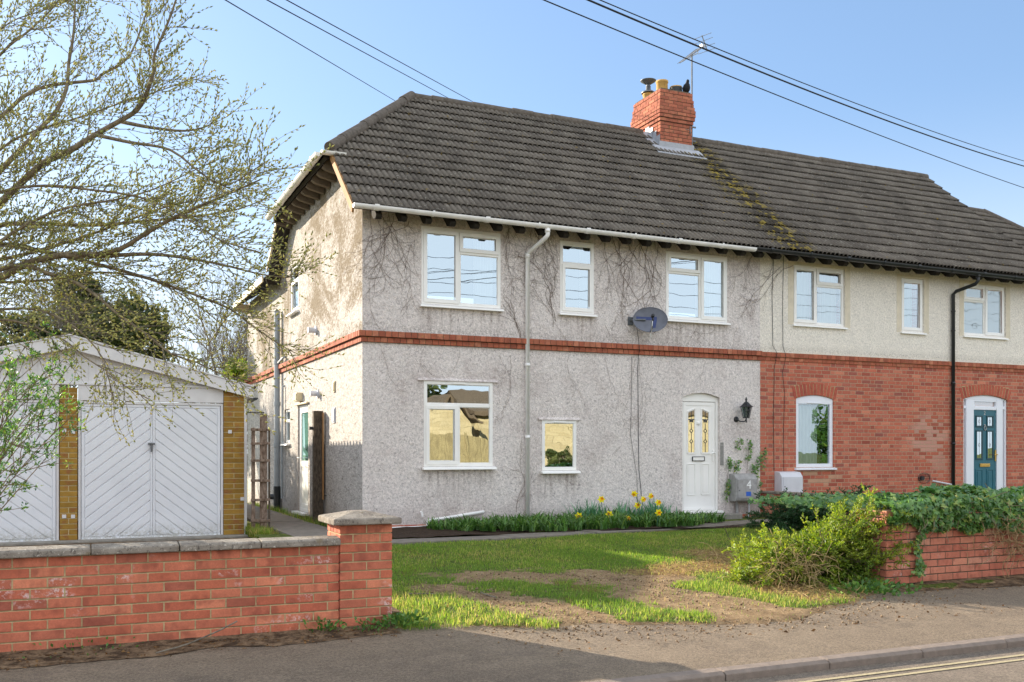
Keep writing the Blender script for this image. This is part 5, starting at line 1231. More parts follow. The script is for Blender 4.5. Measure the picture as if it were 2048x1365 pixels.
mb = MB(); mb.tube([(-.2, 2.56, 1.62), (-.27, 2.56, 1.62)], .03, 10); mb.tube([(-.03, 2.43, .42), (.0, 2.38, .42)], .012, 6); mb.build('catch', M['dark_metal'], t)

# ------------------------------------------------------------------ overhead wires
def wire(a, b, sag, r, label, ext=0.):
    a = Vector(a); b = Vector(b); b = b+(b-a)*ext; mb = MB(); n = 24
    mb.tube([a+(b-a)*i/n-Vector((0, 0, sag*4*(i/n)*(1-i/n))) for i in range(n+1)], r, 6)
    return tag(mb.build('overhead_wire', M['cable']), label, 'wire', 'overhead wires')
wire(at(440, -6, 13), at(795, 205, 30), .0, .0085, 'overhead wire on the left, nearest the tree', .12)
wire(at(515, -10, 13), at(925, 212, 30), .0, .0085, 'overhead wire on the left, lower of the close pair reaching the ridge', .12)
wire(at(556, -9, 13.5), at(975, 220, 30.5), .0, .0085, 'overhead wire on the left, farther right of the close pair', .12)
wire(at(1065, -9, 8), at(2060, 379, 17), .06, .0055, 'overhead wire that passes lowest in front of the television aerial', .05)
wire(at(1150, -11, 7.6), at(2060, 334, 16), .10, .008, 'thick overhead wire in the middle of the right-hand group', .05)
wire(at(1180, -8, 7.9), at(2060, 324, 16.4), .09, .0048, 'thin overhead wire, topmost of the right-hand group', .05)
for i, (yy, zz, sg) in enumerate(((-17.0, 7.9, .25), (-17.2, 7.55, .3), (-17.5, 7.0, .2), (-16.8, 6.7, .35))):
    wire((-25, yy, zz), (38, yy-1, zz+.5), sg, .009, 'overhead wire across the street, seen only as a reflection in the upstairs windows')

# ------------------------------------------------------------------ houses across the street (seen in the window glass)
def far_house(x0, x1, y, eave, ridge, label, gable, hs):
    t = thing('stone_house', label, 'house', ((x0+x1)/2, y-3, -.3), 'houses across the street')
    mb = MB()
    us = sorted({x0, x1, *[h[0] for h in hs], *[h[1] for h in hs]}); zs = sorted({-.3, eave, *[h[2] for h in hs], *[h[3] for h in hs]})
    for i in range(len(us)-1):
        for j in range(len(zs)-1):
            um, zm = (us[i]+us[i+1])/2, (zs[j]+zs[j+1])/2
            if not any(h[0] < um < h[1] and h[2] < zm < h[3] for h in hs): mb.face([(us[i+1], y, zs[j]), (us[i], y, zs[j]), (us[i], y, zs[j+1]), (us[i+1], y, zs[j+1])])
    mb.box(x0, x1, y-7, y-.3, -.3, eave)
    if gable: mb.prism([(x0, y, eave), (x1, y, eave), ((x0+x1)/2, y, ridge)], (0, -.2, 0))
    mb.build('wall', M['stone'], t)
    mb = MB()
    if gable:
        xm = (x0+x1)/2
        mb.prism([(x0-.3, y+.3, eave-.1), (xm, y+.3, ridge), (xm, y+.3, ridge+.15), (x0-.3, y+.3, eave+.05)], (0, -7.6, 0)); mb.prism([(x1+.3, y+.3, eave-.1), (xm, y+.3, ridge), (xm, y+.3, ridge+.15), (x1+.3, y+.3, eave+.05)], (0, -7.6, 0))
    else:
        mb.prism([(x0-.3, y+.35, eave-.05), (x0-.3, y-3.5, ridge), (x0-.3, y-3.5, ridge+.15), (x0-.3, y+.35, eave+.1)], (x1-x0+.6, 0, 0)); mb.prism([(x0-.3, y-7.3, eave-.05), (x0-.3, y-3.5, ridge), (x0-.3, y-3.5, ridge+.15), (x0-.3, y-7.3, eave+.1)], (x1-x0+.6, 0, 0))
    mb.build('roof', M['slate'], t)
    for a, b, c, d in hs:
        mb = MB(); yy = y-.06
        for p in ((a, a+.06), (b-.06, b), ((a+b)/2-.03, (a+b)/2+.03)): mb.box(p[0], p[1], yy-.04, yy+.02, c, d)
        for p in ((c, c+.06), (d-.06, d), (c+(d-c)*.5-.025, c+(d-c)*.5+.025)): mb.box(a+.001, b-.001, yy-.039, yy+.019, p[0], p[1])
        o = mb.build('window', M['pvc'], t); mb = MB(); mb.face([(b, yy-.02, c), (a, yy-.02, c), (a, yy-.02, d), (b, yy-.02, d)]); mb.build('pane', M['far_pane'], o)
M['far_pane'] = simple('dim window', '6a7478', .2, .5, .2, 3)
far_house(8.7, 11.3, -23, 2.5, 3.9, 'narrow yellow stone gable across the street behind a board fence', True, [])
far_house(12.4, 21.5, -25, 3.0, 4.6, 'long low yellow stone house across the street', False, [(16.75, 17.7, 1.25, 2.5), (19.6, 20.6, 1.2, 2.3), (13.2, 14.0, 1.3, 2.2)])
far_house(22.5, 28.6, -25, 3.1, 5.2, 'yellow stone house farther along the street', False, [(26.0, 27.0, 1.1, 2.2)])
t = thing('board_fence', 'low wooden board fence on the far side of the street', 'fence', (10, -20.6, -.3))
mb = MB(); x = 1.0
while x < 12.5: mb.box(x, x+.14, -20.62, -20.6, -.3, 1.75+RND.uniform(-.02, .02)); x += .15
mb.build('boards', M['fence'], t)
mb = MB(); x = 1.0
while x < 12.5: mb.box(x, x+.1, -20.6, -20.5, -.3, 1.9); x += 1.8
mb.build('posts', M['fence'], t)
M['gritm'] = leaf('grit', ['5a4838', '8a745a', '9c8870', '6e5a46', 'ae9c82'], .02, .95, .1)
# ------------------------------------------------------------------ plants
def leaves_np(P, D, L, Wd, seed, up=None, bend=.25, nrm=None):
    """lanceolate leaves: base points P, directions D, lengths L, half widths Wd -> (V, F), two quads each folded at the midrib"""
    r = np.random.default_rng(seed); n = len(P); D = D/np.linalg.norm(D, axis=1, keepdims=True)
    N = r.normal(size=(n, 3)) if nrm is None else nrm+r.normal(size=(n, 3))*.35
    N = N-D*np.sum(N*D, 1, keepdims=True); N /= np.linalg.norm(N, axis=1, keepdims=True)+1e-9
    Sd = np.cross(D, N); L = L[:, None]; Wd = Wd[:, None]
    b = P; m = P+D*L*.5+N*L*bend*.3; t = P+D*L-N*L*bend*.25
    l = m+Sd*Wd+N*Wd*.25; q = m-Sd*Wd+N*Wd*.25
    V = np.stack([b, l, m, q, t], 1).reshape(-1, 3); i = np.arange(n)[:, None]*5
    F = np.concatenate([i+np.array([[0, 2, 1]]), i+np.array([[0, 3, 2]]), i+np.array([[1, 2, 4]]), i+np.array([[2, 3, 4]])], 0)
    return V, F
def poly_leaves(P, N, U, S_, shape, seed):
    """flat polygon leaves fanned from their centre; P centres, N normals, U tip directions, S_ sizes, shape [(u,v)]"""
    n = len(P); N = N/np.linalg.norm(N, axis=1, keepdims=True); U = U-N*np.sum(U*N, 1, keepdims=True); U /= np.linalg.norm(U, axis=1, keepdims=True)+1e-9; Sd = np.cross(N, U)
    k = len(shape); sh = np.array(shape); cup = .12
    V = [P]
    for u, v in shape: V.append(P+U*(S_*u)[:, None]+Sd*(S_*v)[:, None]-N*(S_*cup*math.hypot(u, v))[:, None])
    V = np.stack(V, 1).reshape(-1, 3); i = np.arange(n)[:, None]*(k+1)
    F = np.concatenate([i+np.array([[0, 1+j, 1+(j+1) % k]]) for j in range(k)], 0)
    return V, F
def rep(r, k): return np.tile(r, k)

def spindles(P, D, L, Wd):
    """small catkins / buds: stretched octahedra"""
    n = len(P); D = D/np.linalg.norm(D, axis=1, keepdims=True); A = np.cross(D, np.array([.3, .5, .81])); A /= np.linalg.norm(A, axis=1, keepdims=True); B = np.cross(D, A)
    c = P+D*(L*.45)[:, None]; w = Wd[:, None]
    V = np.stack([P, c+A*w, c+B*w, c-A*w, c-B*w, P+D*L[:, None]], 1).reshape(-1, 3); i = np.arange(n)[:, None]*6; F = []
    for j in range(4): F += [i+np.array([[0, 1+(j+1) % 4, 1+j]]), i+np.array([[5, 1+j, 1+(j+1) % 4]])]
    return V, np.concatenate(F, 0)

def catmull(pts, step=.12):
    P = [Vector(p) for p in pts]; P = [P[0]*2-P[1]]+P+[P[-1]*2-P[-2]]; out = []
    for i in range(1, len(P)-2):
        n = max(2, int((P[i+1]-P[i]).length/step))
        for k in range(n):
            t = k/n; out.append(.5*((2*P[i])+(P[i+1]-P[i-1])*t+(2*P[i-1]-5*P[i]+4*P[i+1]-P[i+2])*t*t+(3*P[i]-P[i-1]-3*P[i+1]+P[i+2])*t**3))
    out.append(P[-2]); return out

def shoot(p, d, L, rr, droop, n, wig=.10):
    pts = [Vector(p)]; d = Vector(d).normalized()
    for i in range(n):
        d = (d+Vector((rr.gauss(0, wig), rr.gauss(0, wig), rr.gauss(0, wig)+droop/n))).normalized(); pts.append(pts[-1]+d*L/n)
    return pts

# --- the catkin tree at the left
TR = thing('catkin_tree', 'budding willow tree with yellow-green catkins, spreading in front of the garage', 'tree', (-6.0, -3.8, -.15))
rr = random.Random(21)
hub = at(-260, 640, 9.3); foot = Vector((-6.0, -3.8, -.25)); hub2 = at(-180, 560, 9.4)
LIMBS = [  # (depths start..end, radius, pixels) read off the photograph, each limb at its own depth
 (9.2, 8.7, .055, [(-120,520),(0,407),(85,328),(137,304),(191,270),(239,243),(273,222),(290,195),(301,164),(308,137),(309,109),(330,60),(352,0),(362,-60)]),
 (9.4, 9.9, .05, [(-120,470),(0,342),(44,297),(85,253),(113,222),(133,178),(137,130),(147,68),(150,10),(152,-60)]),
 (9.6, 10.6, .042, [(-120,330),(0,236),(51,191),(103,171),(188,161),(202,150),(256,116),(290,34),(310,-40)]),
 (9.2, 9.0, .06, [(-120,610),(0,557),(41,533),(75,520),(137,509),(191,509),(239,499),(273,479),(340,440),(430,400),(520,360)]),
 (9.2, 8.6, .035, [(-40,548),(41,530),(85,543),(154,567),(205,602),(239,632),(290,667),(342,708),(393,725),(444,749),(500,762)]),
 (9.6, 10.2, .04, [(-120,480),(0,451),(68,448),(188,451),(308,441),(400,432),(478,418),(540,395)]),
 (9.3, 9.4, .036, [(-120,500),(0,489),(68,499),(171,523),(273,550),(376,585),(461,619),(496,646),(560,690),(590,706)]),
 (9.1, 9.3, .03, [(120,510),(188,513),(308,509),(427,526),(513,547),(570,556),(605,548)]),
 (8.9, 8.4, .028, [(-100,620),(0,619),(68,619),(137,646),(195,700),(215,750),(228,800)]),
 (8.8, 8.2, .022, [(-100,640),(0,640),(52,648),(130,682),(170,715),(212,742),(246,770),(300,800)]),
 (9.0, 8.9, .03, [(-100,560),(20,470),(120,420),(230,400),(310,378),(380,345),(430,322)]),
 (9.7, 9.9, .03, [(-120,540),(0,520),(90,498),(180,470),(260,440),(330,415),(420,395),(500,372)]),
 (10.1, 9.8, .026, [(-120,560),(0,565),(100,560),(200,545),(300,560),(380,600),(450,655)]),
 (9.0, 8.7, .026, [(-120,440),(0,385),(90,372),(180,380),(280,395),(360,430),(440,480),(520,505)]),
 (9.9, 10.3, .026, [(-120,420),(0,300),(70,262),(160,235),(260,200),(340,175),(400,150)]),
 (10.2, 10.4, .024, [(-120,200),(0,60),(90,20),(200,-20)]),
 (9.5, 10.4, .036, [(-120,260),(0,110),(60,60),(120,0),(160,-60)]),
 (10.0, 9.6, .026, [(239,243),(300,255),(370,262),(420,250),(440,225)]),
 (9.0, 8.7, .022, [(191,270),(260,285),(340,300),(400,345),(450,372),(500,345),(535,322)]),
]
trunk = MB(); tw = MB(); CP = []; CD = []
trunk.tube(catmull([foot, foot.lerp(hub, .5)+Vector((.12, .1, 0)), hub, hub2]), [.13, .12, .11, .10, .09][0:1]*1 if False else .11, 10)
allp = []
for d0, d1, r0, px in LIMBS:
    n = len(px); pts = [at(p[0], p[1], d0+(d1-d0)*i/(n-1)) for i, p in enumerate(px)]
    if px[0][0] < -30: pts = [hub2]+pts
    c = catmull(pts, .10); m_ = len(c)
    trunk.tube(c, [max(.005, r0*.85*(1-.86*i/(m_-1))) for i in range(m_)], 7)
    s0 = 3
    for i in range(s0, m_-1):
        f = i/m_
        for _ in range(3 if f > .3 else 2):
            if rr.random() > (.66 if px[-1][1] < 765 else .5): continue
            dr = (c[i+1]-c[i-1]).normalized(); side = Vector((rr.gauss(0, 1), rr.gauss(0, 1), rr.gauss(0, 1)+.25)); side = (side-dr*side.dot(dr)).normalized()
            ln = rr.uniform(.22, .85)*(1.1-.6*f); low = px[-1][1] > 600
            s1 = shoot(c[i], dr*rr.uniform(.5, 1.3)+side*rr.uniform(.5, .9), ln, rr, (.15 if not low else -.25), 7, .11); allp.append((s1, .0038))
            for k in range(2, 8):
                if rr.random() < .58:
                    d2 = (s1[min(k, 7)]-s1[k-1]).normalized(); sd2 = Vector((rr.gauss(0, 1), rr.gauss(0, 1), rr.gauss(0, 1)+.2)).normalized()
                    allp.append((shoot(s1[k], d2+sd2*.7, rr.uniform(.12, .42), rr, .1, 4, .12), .0022))
    allp.append((c[-8:], .006))
for s1, r0 in allp:
    m_ = len(s1); tw.tube(s1, [r0*(1-.6*i/(m_-1)) for i in range(m_)], 4, cap=False)
    Ls = sum((s1[i+1]-s1[i]).length for i in range(m_-1)); q = Ls*.3
    while q < Ls:
        acc = 0
        for i in range(m_-1):
            e = (s1[i+1]-s1[i]).length
            if acc+e >= q:
                p = s1[i].lerp(s1[i+1], (q-acc)/e); d = (s1[i+1]-s1[i]).normalized(); CP.append(p); CD.append(d+Vector((rr.gauss(0, .55), rr.gauss(0, .55), rr.gauss(0, .45)+.35))); break
            acc += e
        q += rr.uniform(.03, .075)
    CP.append(s1[-1]); CD.append(s1[-1]-s1[-2])
trunk.build('trunk', M['twig'], TR, smooth=True)
CR = tw.build('crown', M['twig_grey'], TR, smooth=True); CR['kind'] = 'stuff'
CP = np.array([tuple(p) for p in CP]); CD = np.array([tuple(p) for p in CD]); n = len(CP); r_ = np.random.default_rng(3)
V, F = spindles(CP, CD, r_.uniform(.028, .055, n), r_.uniform(.006, .0105, n))
o = np_mesh('catkins', V, F, M['catkin'], TR, rnd=rep(r_.random(n), 8)); o['kind'] = 'stuff'
print('catkins', n)

# (a bare tree farther back, in the sun's path, dapples the gable wall)
# --- leafy shrub beside the tree, fresh leaves at the shoot ends
SH = thing('leafy_shrub', 'shrub with arching bare stems and clusters of fresh green leaves at the left edge', 'shrub', (-5.7, -4.6, -.15))
rr = random.Random(5); sb = MB(); LP = []; LD = []
ends = [(40,720),(95,735),(150,765),(62,800),(20,770),(130,800),(165,825),(30,840),(90,865),(15,895),(60,900),(85,935),(5,820),(110,700),(10,700),(45,880),(140,720),(75,760),(25,930),(100,830),(55,690),(0,860),(75,820),(170,850),(120,760),(0,745)]
for px, py in ends:
    d = rr.uniform(8.2, 9.0); e = at(px+rr.uniform(-12, 12), py+rr.uniform(-10, 10), d); b = at(-160+rr.uniform(-40, 40), 980, d+rr.uniform(-.2, .5)); b.z = -.17
    mid = b.lerp(e, .55)+Vector((rr.uniform(-.1, .1), rr.uniform(-.1, .1), rr.uniform(.1, .35))); c = catmull([b, mid, e], .09); m_ = len(c)
    sb.tube(c, [.008*(1-.7*i/(m_-1)) for i in range(m_)], 5)
    tips = [(c[-1], c[-1]-c[-2])]
    for i in range(m_//2, m_-1):
        if rr.random() < .75:
            s1 = shoot(c[i], (c[i+1]-c[i]).normalized()+Vector((rr.gauss(0, .8), rr.gauss(0, .8), rr.gauss(0, .8)+.3)), rr.uniform(.1, .38), rr, .1, 4); sb.tube(s1, [.004, .0035, .003, .0025, .002], 4, cap=False); tips.append((s1[-1], s1[-1]-s1[-2])); tips.append((s1[2], s1[3]-s1[2]))
    for p, d in tips:
        for k in range(rr.randint(7, 13)):
            LP.append(p+Vector((rr.gauss(0, .012), rr.gauss(0, .012), rr.gauss(0, .012)))); LD.append(d.normalized()*rr.uniform(.3, 1)+Vector((rr.gauss(0, .7), rr.gauss(0, .7), rr.gauss(0, .6)+.2)))
sb.build('stems', M['twig'], SH, smooth=True)
LP = np.array([tuple(p) for p in LP]); LD = np.array([tuple(p) for p in LD]); n = len(LP); V, F = leaves_np(LP, LD, r_.uniform(.028, .06, n), r_.uniform(.005, .009, n), 4)
np_mesh('foliage', V, F, M['shrubleaf'], SH, rnd=rep(r_.random(n), 4))

# --- trees behind the garage
def leafy_crown(name, label, cat, c, rad, nclump, nleaf, mat, size, seed, trunk_r=.12, group=None, stemmat='twig'):
    r = np.random.default_rng(seed); c = Vector(c); t = thing(name, label, cat, (c.x, c.y, -.2), group)
    mb = MB(); mb.tube([(c.x, c.y, -.2), (c.x+.1, c.y, c.z*.5), (c.x, c.y, c.z)], [trunk_r, trunk_r*.8, trunk_r*.5], 8)
    cl = []
    for k in range(nclump):
        v = r.normal(size=3); v /= np.linalg.norm(v); f = r.uniform(.35, 1.0)**.6; ctr = np.array(c)+v*np.array(rad)*f*(.8+.35*r.random()); cl.append(ctr)
        mb.tube([(c.x, c.y, c.z*.55), tuple((np.array(c)*.5+ctr*.5)), tuple(ctr)], [trunk_r*.35, trunk_r*.2, .012], 5, cap=False)
    cl = np.array(cl); cr = r.uniform(.14, .30, nclump)*np.mean(rad)
    which = r.integers(0, nclump, nleaf); v = r.normal(size=(nleaf, 3)); v /= np.linalg.norm(v, axis=1, keepdims=True); P = cl[which]+v*(cr[which]*r.uniform(.3, 1.05, nleaf)**.7)[:, None]
    D = v*.5+r.normal(size=(nleaf, 3))*.6+np.array([0, 0, .25]); V, F = leaves_np(P, D, r.uniform(.7, 1.3, nleaf)*size, r.uniform(.25, .4, nleaf)*size, seed+1)
    mb.build('trunk', M[stemmat], t, smooth=True); tone = np.clip(r.random(nclump)[which]*.7+r.random(nleaf)*.3, 0, 1)
    o = np_mesh('crown', V, F, mat, t, rnd=rep(tone, 4)); return t
leafy_crown('evergreen_tree', 'dark evergreen tree rising behind the garage roof', 'tree', at(255, 668, 29), (1.15, 1.15, 1.25), 75, 9000, M['evergreen'], .15, 30, group='trees behind the garage')
leafy_crown('evergreen_tree', 'taller olive evergreen behind the budding willow, left of the dark one', 'tree', at(165, 650, 30), (.9, .9, 1.6), 60, 7000, M['evergreen'], .15, 33, group='trees behind the garage')
leafy_crown('evergreen_shrub', 'broad olive shrub behind the left part of the garage', 'shrub', at(40, 700, 27), (2.1, 1.3, .9), 80, 9000, M['evergreen'], .14, 36, group='trees behind the garage')
leafy_crown('laurel_shrub', 'yellow-green laurel in the gap between the garage and the house', 'shrub', at(470, 775, 30), (.55, .6, .75), 34, 2600, M['yew'], .13, 39)
def bare_tree(label, base, h, spread, seed, r0=.09, depthmax=5, lean=(0, 0)):
    rr = random.Random(seed); t = thing('bare_tree', label, 'tree', base, 'bare trees behind the garage'); mb = MB(); tb = MB()
    def grow(p, d, L, r, lv):
        n = 5; pts = shoot(p, d, L, rr, .12, n, .10); (tb if lv < 1 else mb).tube(pts, [r*(1-.45*i/n) for i in range(n+1)], 5 if lv < 2 else 3, cap=False)
        if lv >= depthmax: return
        for k in range(2 if lv == 0 else rr.randint(2, 3)+1):
            i = rr.randint(2, n); dd = (pts[i]-pts[i-1]).normalized(); s = Vector((rr.gauss(0, 1), rr.gauss(0, 1), rr.gauss(0, .5)+.35)).normalized()
            grow(pts[i], dd+s*spread, L*rr.uniform(.55, .8), r*.55, lv+1)
        if lv < 2: grow(pts[-1], pts[-1]-pts[-2], L*.8, r*.55, lv+1)
    for k in range(3): grow(Vector(base), Vector((rr.gauss(0, .25)+lean[0], rr.gauss(0, .25)+lean[1], 1)), h*.36, r0, 0)
    tb.build('trunk', M['twig_grey'], t); o = mb.build('crown', M['twig_grey'], t); return t
for i, (px, d, h, lab) in enumerate(((30, 27, 7.0, 'bare tree behind the garage at the left edge, its twigs shading the gable wall'), (415, 34, 7.2, 'bare tree between the evergreen and the house, fine upright twigs'), (475, 30, 7.6, 'tallest bare tree, close to the corner of the house'), (380, 45, 8.2, 'faint distant bare tree behind the evergreen'), (60, 38, 8.5, 'bare tree far behind the left part of the garage'), (450, 42, 8.0, 'distant bare tree right behind the garage eaves'))):
    b = at(px, 903, d); b.z = -.3; bare_tree(lab, tuple(b), h, .55, 100+i, depthmax=5)

leafy_crown('evergreen_tree', 'dark evergreen across the street behind the narrow stone gable', 'tree', (10.2, -29.5, 3.6), (3.2, 1.5, 2.2), 60, 5000, M['evergreen'], .3, 301, group='greenery across the street')
leafy_crown('evergreen_shrub', 'round evergreen shrub at the foot of the long stone house across the street', 'shrub', (15.5, -24, .5), (.8, .5, .55), 40, 3000, M['evergreen'], .1, 302, trunk_r=.05, group='greenery across the street')
leafy_crown('evergreen_tree', 'broad leafy tree across the street, right of the stone houses', 'tree', (33.6, -26, 2.2), (1.4, 1.5, 1.6), 60, 5000, M['shrubleaf'], .2, 303, group='greenery across the street')

# --- yew bush in the drive opening, dark yew along the boundary
def yew(name, label, base, targets, mat, seed, spread=.16, nd=26, needle=.03, group=None, side_n=10):
    rr = random.Random(seed); t = thing(name, label, 'bush', base, group); mb = MB(); P = []; D = []
    for tx in targets:
        b = Vector(base)+Vector((rr.gauss(0, .12), rr.gauss(0, .12), 0)); e = Vector(tx); mid = b.lerp(e, .5)+Vector((rr.gauss(0, .06), rr.gauss(0, .06), .06)); c = catmull([b, mid, e], .05); m_ = len(c)
        mb.tube(c, [.011*(1-.75*i/(m_-1)) for i in range(m_)], 5, cap=False)
        lines = [c[m_//3:]]
        for k in range(side_n):
            i = rr.randint(m_//4, m_-2); dd = (c[i+1]-c[i]).normalized(); s = Vector((rr.gauss(0, 1), rr.gauss(0, 1), rr.gauss(0, .5)+.1)).normalized(); sl = shoot(c[i], dd+s*.9, rr.uniform(.1, .34), rr, -.12, 5, .1); lines.append(sl); mb.tube(sl, [.0045, .004, .0035, .003, .0025, .002], 4, cap=False)
            for _ in range(3):
                j = rr.randint(1, 4); s2 = shoot(sl[j], (sl[j+1]-sl[j]).normalized()+Vector((rr.gauss(0, .7), rr.gauss(0, .7), rr.gauss(0, .4))), rr.uniform(.06, .16), rr, -.1, 4, .1); lines.append(s2)
        for ln in lines:
            for i in range(len(ln)-1):
                seg = (ln[i+1]-ln[i]); k_ = max(2, int(seg.length/.0085))
                for q in range(k_):
                    p = ln[i]+seg*(q/k_); s = Vector((rr.gauss(0, 1), rr.gauss(0, 1), rr.gauss(0, .7)+.3)); P.append(p); D.append(seg.normalized()*.7+s.normalized()*.9)
    mb.build('stems', M['twig'], t); P = np.array([tuple(p) for p in P]); D = np.array([tuple(p) for p in D]); n = len(P); r = np.random.default_rng(seed)
    V, F = leaves_np(P, D, r.uniform(.8, 1.35, n)*needle, r.uniform(.16, .26, n)*needle, seed+1); br = vnoise(P[:, 0]*9, P[:, 2]*9, 1, 7)
    o = np_mesh('foliage', V, F, mat, t, rnd=rep(np.clip(.55*br+.45*r.random(n), 0, 1), 4)); return t
rr = random.Random(8); T = []
outline = [(1520,1068),(1490,1130),(1510,1100),(1560,1060),(1600,1058),(1650,1030),(1690,1020),(1740,1018),(1780,1030),(1800,1060),(1560,1085),(1545,1110),(1600,1090),(1650,1065),(1700,1050),(1750,1050),(1700,1090),(1650,1110),(1690,1130),(1740,1100),(1770,1110),(1720,1150),(1640,1140),(1760,1150),(1610,1120),(1580,1105),(1500,1085),(1535,1050),(1680,1160),(1730,1170),(1625,1045),(1710,1005),(1775,1080),(1660,1085)]
outline += [(1795,1035),(1810,1020),(1800,1070),(1785,1095),(1500,1100),(1480,1120),(1515,1075),(1540,1120),(1495,1062),(1600,1130),(1560,1128),(1830,1010),(1770,1130),(1475,1135),(1765,1060),(1785,1060),(1775,1110),(1790,1125),(1770,1160),(1785,1045),(1760,1095),(1800,1090),(1750,1030),(1785,1150)]
for px, py in outline:
    py += 34 if px < 1660 else 22 if px < 1720 else 8
    for _ in range(3): T.append(at(px+rr.uniform(-14, 14), py+rr.uniform(-10, 10), rr.uniform(10.0, 11.2)))
BB = Vector((3.42, -6.2, -.2))
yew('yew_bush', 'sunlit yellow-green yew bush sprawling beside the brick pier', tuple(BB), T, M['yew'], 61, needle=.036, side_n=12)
T = []
for px, py in [(1530,1000),(1560,995),(1600,1000),(1640,995),(1690,990),(1560,1030),(1600,1030),(1640,1025),(1680,1010),(1520,1030),(1720,990),(1590,1050),(1540,1060),(1630,1050),(1660,1000),(1500,1045),(1570,1010),(1610,1012)]:
    for _ in range(2): T.append(at(px+rr.uniform(-14, 14), py+rr.uniform(-8, 8), rr.uniform(14.2, 16.2)))
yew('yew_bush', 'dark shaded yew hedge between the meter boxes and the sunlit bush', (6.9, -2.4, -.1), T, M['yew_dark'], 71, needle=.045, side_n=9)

# --- ivy over the right-hand wall
IVY = [(0, .55), (.28, .28), (.22, .5)][0:0]+[(.62, 0), (.28, .2), (.32, .5), (.0, .34), (-.25, .36), (-.12, .0), (-.25, -.36), (.0, -.34), (.32, -.5), (.28, -.2)]
def ivy(name, label, n, sampler, seed, size, parts=None, group=None):
    r = np.random.default_rng(seed); P, N = sampler(r, n); t = thing(name, label, 'ivy', tuple(P.mean(0)*np.array([1, 1, 0])+np.array([0, 0, P[:, 2].min()])), group)
    U = r.normal(size=P.shape)*.6+np.array([0, -.1, -.7]); s = r.uniform(.6, 1.25, n)*size; V, F = poly_leaves(P, N+r.normal(size=P.shape)*.45, U, s, IVY, seed)
    np_mesh('foliage', V, F, M['ivy'], t, rnd=rep(np.clip(r.random(n)*.75+.25*(r.random(n) < .06), 0, 1), len(IVY))); return t
def top_of(x):      # upper surface of the ivy along the wall
    return .62+.13*fbm(x, x*0+2, 1.1, 77)+.05*(x > 4.6)-.04*sstep(4.3-x, 0, .6)
def wall_ivy(r, n):
    x = 3.75+4.6*r.random(n); a = r.random(n)*2.5-.35; tp = top_of(x); hang = .30+.16*(fbm(x, x*0+5, 2.3, 78)-.5)+.10*sstep(x-4.5, .1, .5)-.05*sstep(x-5.6, 0, .4)-.08*sstep(4.2-x, 0, .2)
    # cross-section: up over the wall from the hanging front edge to the garden side
    front = a < 1.0
    z = np.where(front, tp-hang*(1-np.clip(a, 0, 1))-0.02*r.random(n), tp+.05*np.sin((a-1)*2)-.05*r.random(n))
    y = np.where(front, -6.94-.10*np.sin(np.clip(a, 0, 1)*2.6)-.05*r.random(n), -6.95+(a-1)*.42)
    bulge = (fbm(x, z*3, 3, 79)-.5)*.14
    N = np.stack([0*x, np.where(front, -.9, -.15), np.where(front, .45, 1.)], 1); P = np.stack([x, y-bulge*front, z+bulge*(1-front)], 1)
    return P, N
t = ivy('ivy', 'dense green ivy draped over the top of the pale brick wall', 7000, wall_ivy, 50, .08)
mb = MB(); rr = random.Random(12)
for k in range(60):
    x = rr.uniform(4.0, 7.0); z = float(top_of(np.array([x]))[0])-.1; mb.tube(shoot((x, -6.96, z), (rr.gauss(0, .7), -.25, -.6), rr.uniform(.2, .5), rr, -.3, 6, .3), .0035, 4)
mb.build('stems', M['twig'], t)
def trail(r, n):
    k = r.random(n); x = 4.22+.05*np.sin(k*9)+r.normal(size=n)*.035-.06*k; z = .5-.62*k; y = -6.955-r.random(n)*.04
    return np.stack([x, y, z], 1), np.stack([0*x, 0*x-1, 0*x+.35], 1)
ivy('ivy', 'narrow trail of ivy hanging down the corner of the right-hand brick pier', 170, trail, 51, .055)
def box_ivy(r, n):
    c = np.array([(6.86, .62, .0), (6.85, .5, 0), (6.84, .42, 0), (6.9, .95, 0), (6.92, 1.0, 0), (7.06, .92, 0), (7.1, 1.0, 0), (7.33, 1.1, 0), (7.35, 1.25, 0), (7.37, 1.36, 0), (7.42, .9, 0), (7.5, .85, 0), (7.55, 1.0, 0), (7.5, .7, 0), (7.62, 1.1, 0), (7.7, 1.16, 0), (7.1, 1.32, 0), (7.15, 1.4, 0), (7.66, .95, 0), (7.58, .6, 0)])
    w = r.integers(0, len(c), n); q = c[w]+r.normal(size=(n, 3))*np.array([.03, .05, 0]); return np.stack([q[:, 0], -.02-.08*r.random(n), q[:, 1]], 1), np.stack([0*w, 0*w-1., 0*w+.3], 1)
t = ivy('ivy', 'sprigs of ivy climbing round the meter box with the number 4', 420, box_ivy, 52, .045)
mb = MB()
for pts in ([(6.85, .3), (6.84, .6), (6.92, 1.0)], [(7.0, .8), (7.06, 1.0)], [(7.3, .8), (7.36, 1.4)], [(7.45, .4), (7.5, .9), (7.66, 1.16)], [(7.05, 1.25), (7.18, 1.45)]): mb.tube([(p[0], -.03, p[1]) for p in pts], .004, 4)
mb.build('stems', M['vine'], t)
def back_ivy(r, n):
    x = 4.0+3.7*r.random(n); y = -6.4+2.2*r.random(n)**1.5; z = .5+.22*fbm(x, y, 1.4, 83)-.1*(y+6.4)*.3+r.normal(size=n)*.03; return np.stack([x, y, z], 1), np.stack([0*x, 0*x-.4, 0*x+1.], 1)
ivy('ivy', 'low mound of ivy in the garden behind the right-hand wall', 3600, back_ivy, 53, .075)
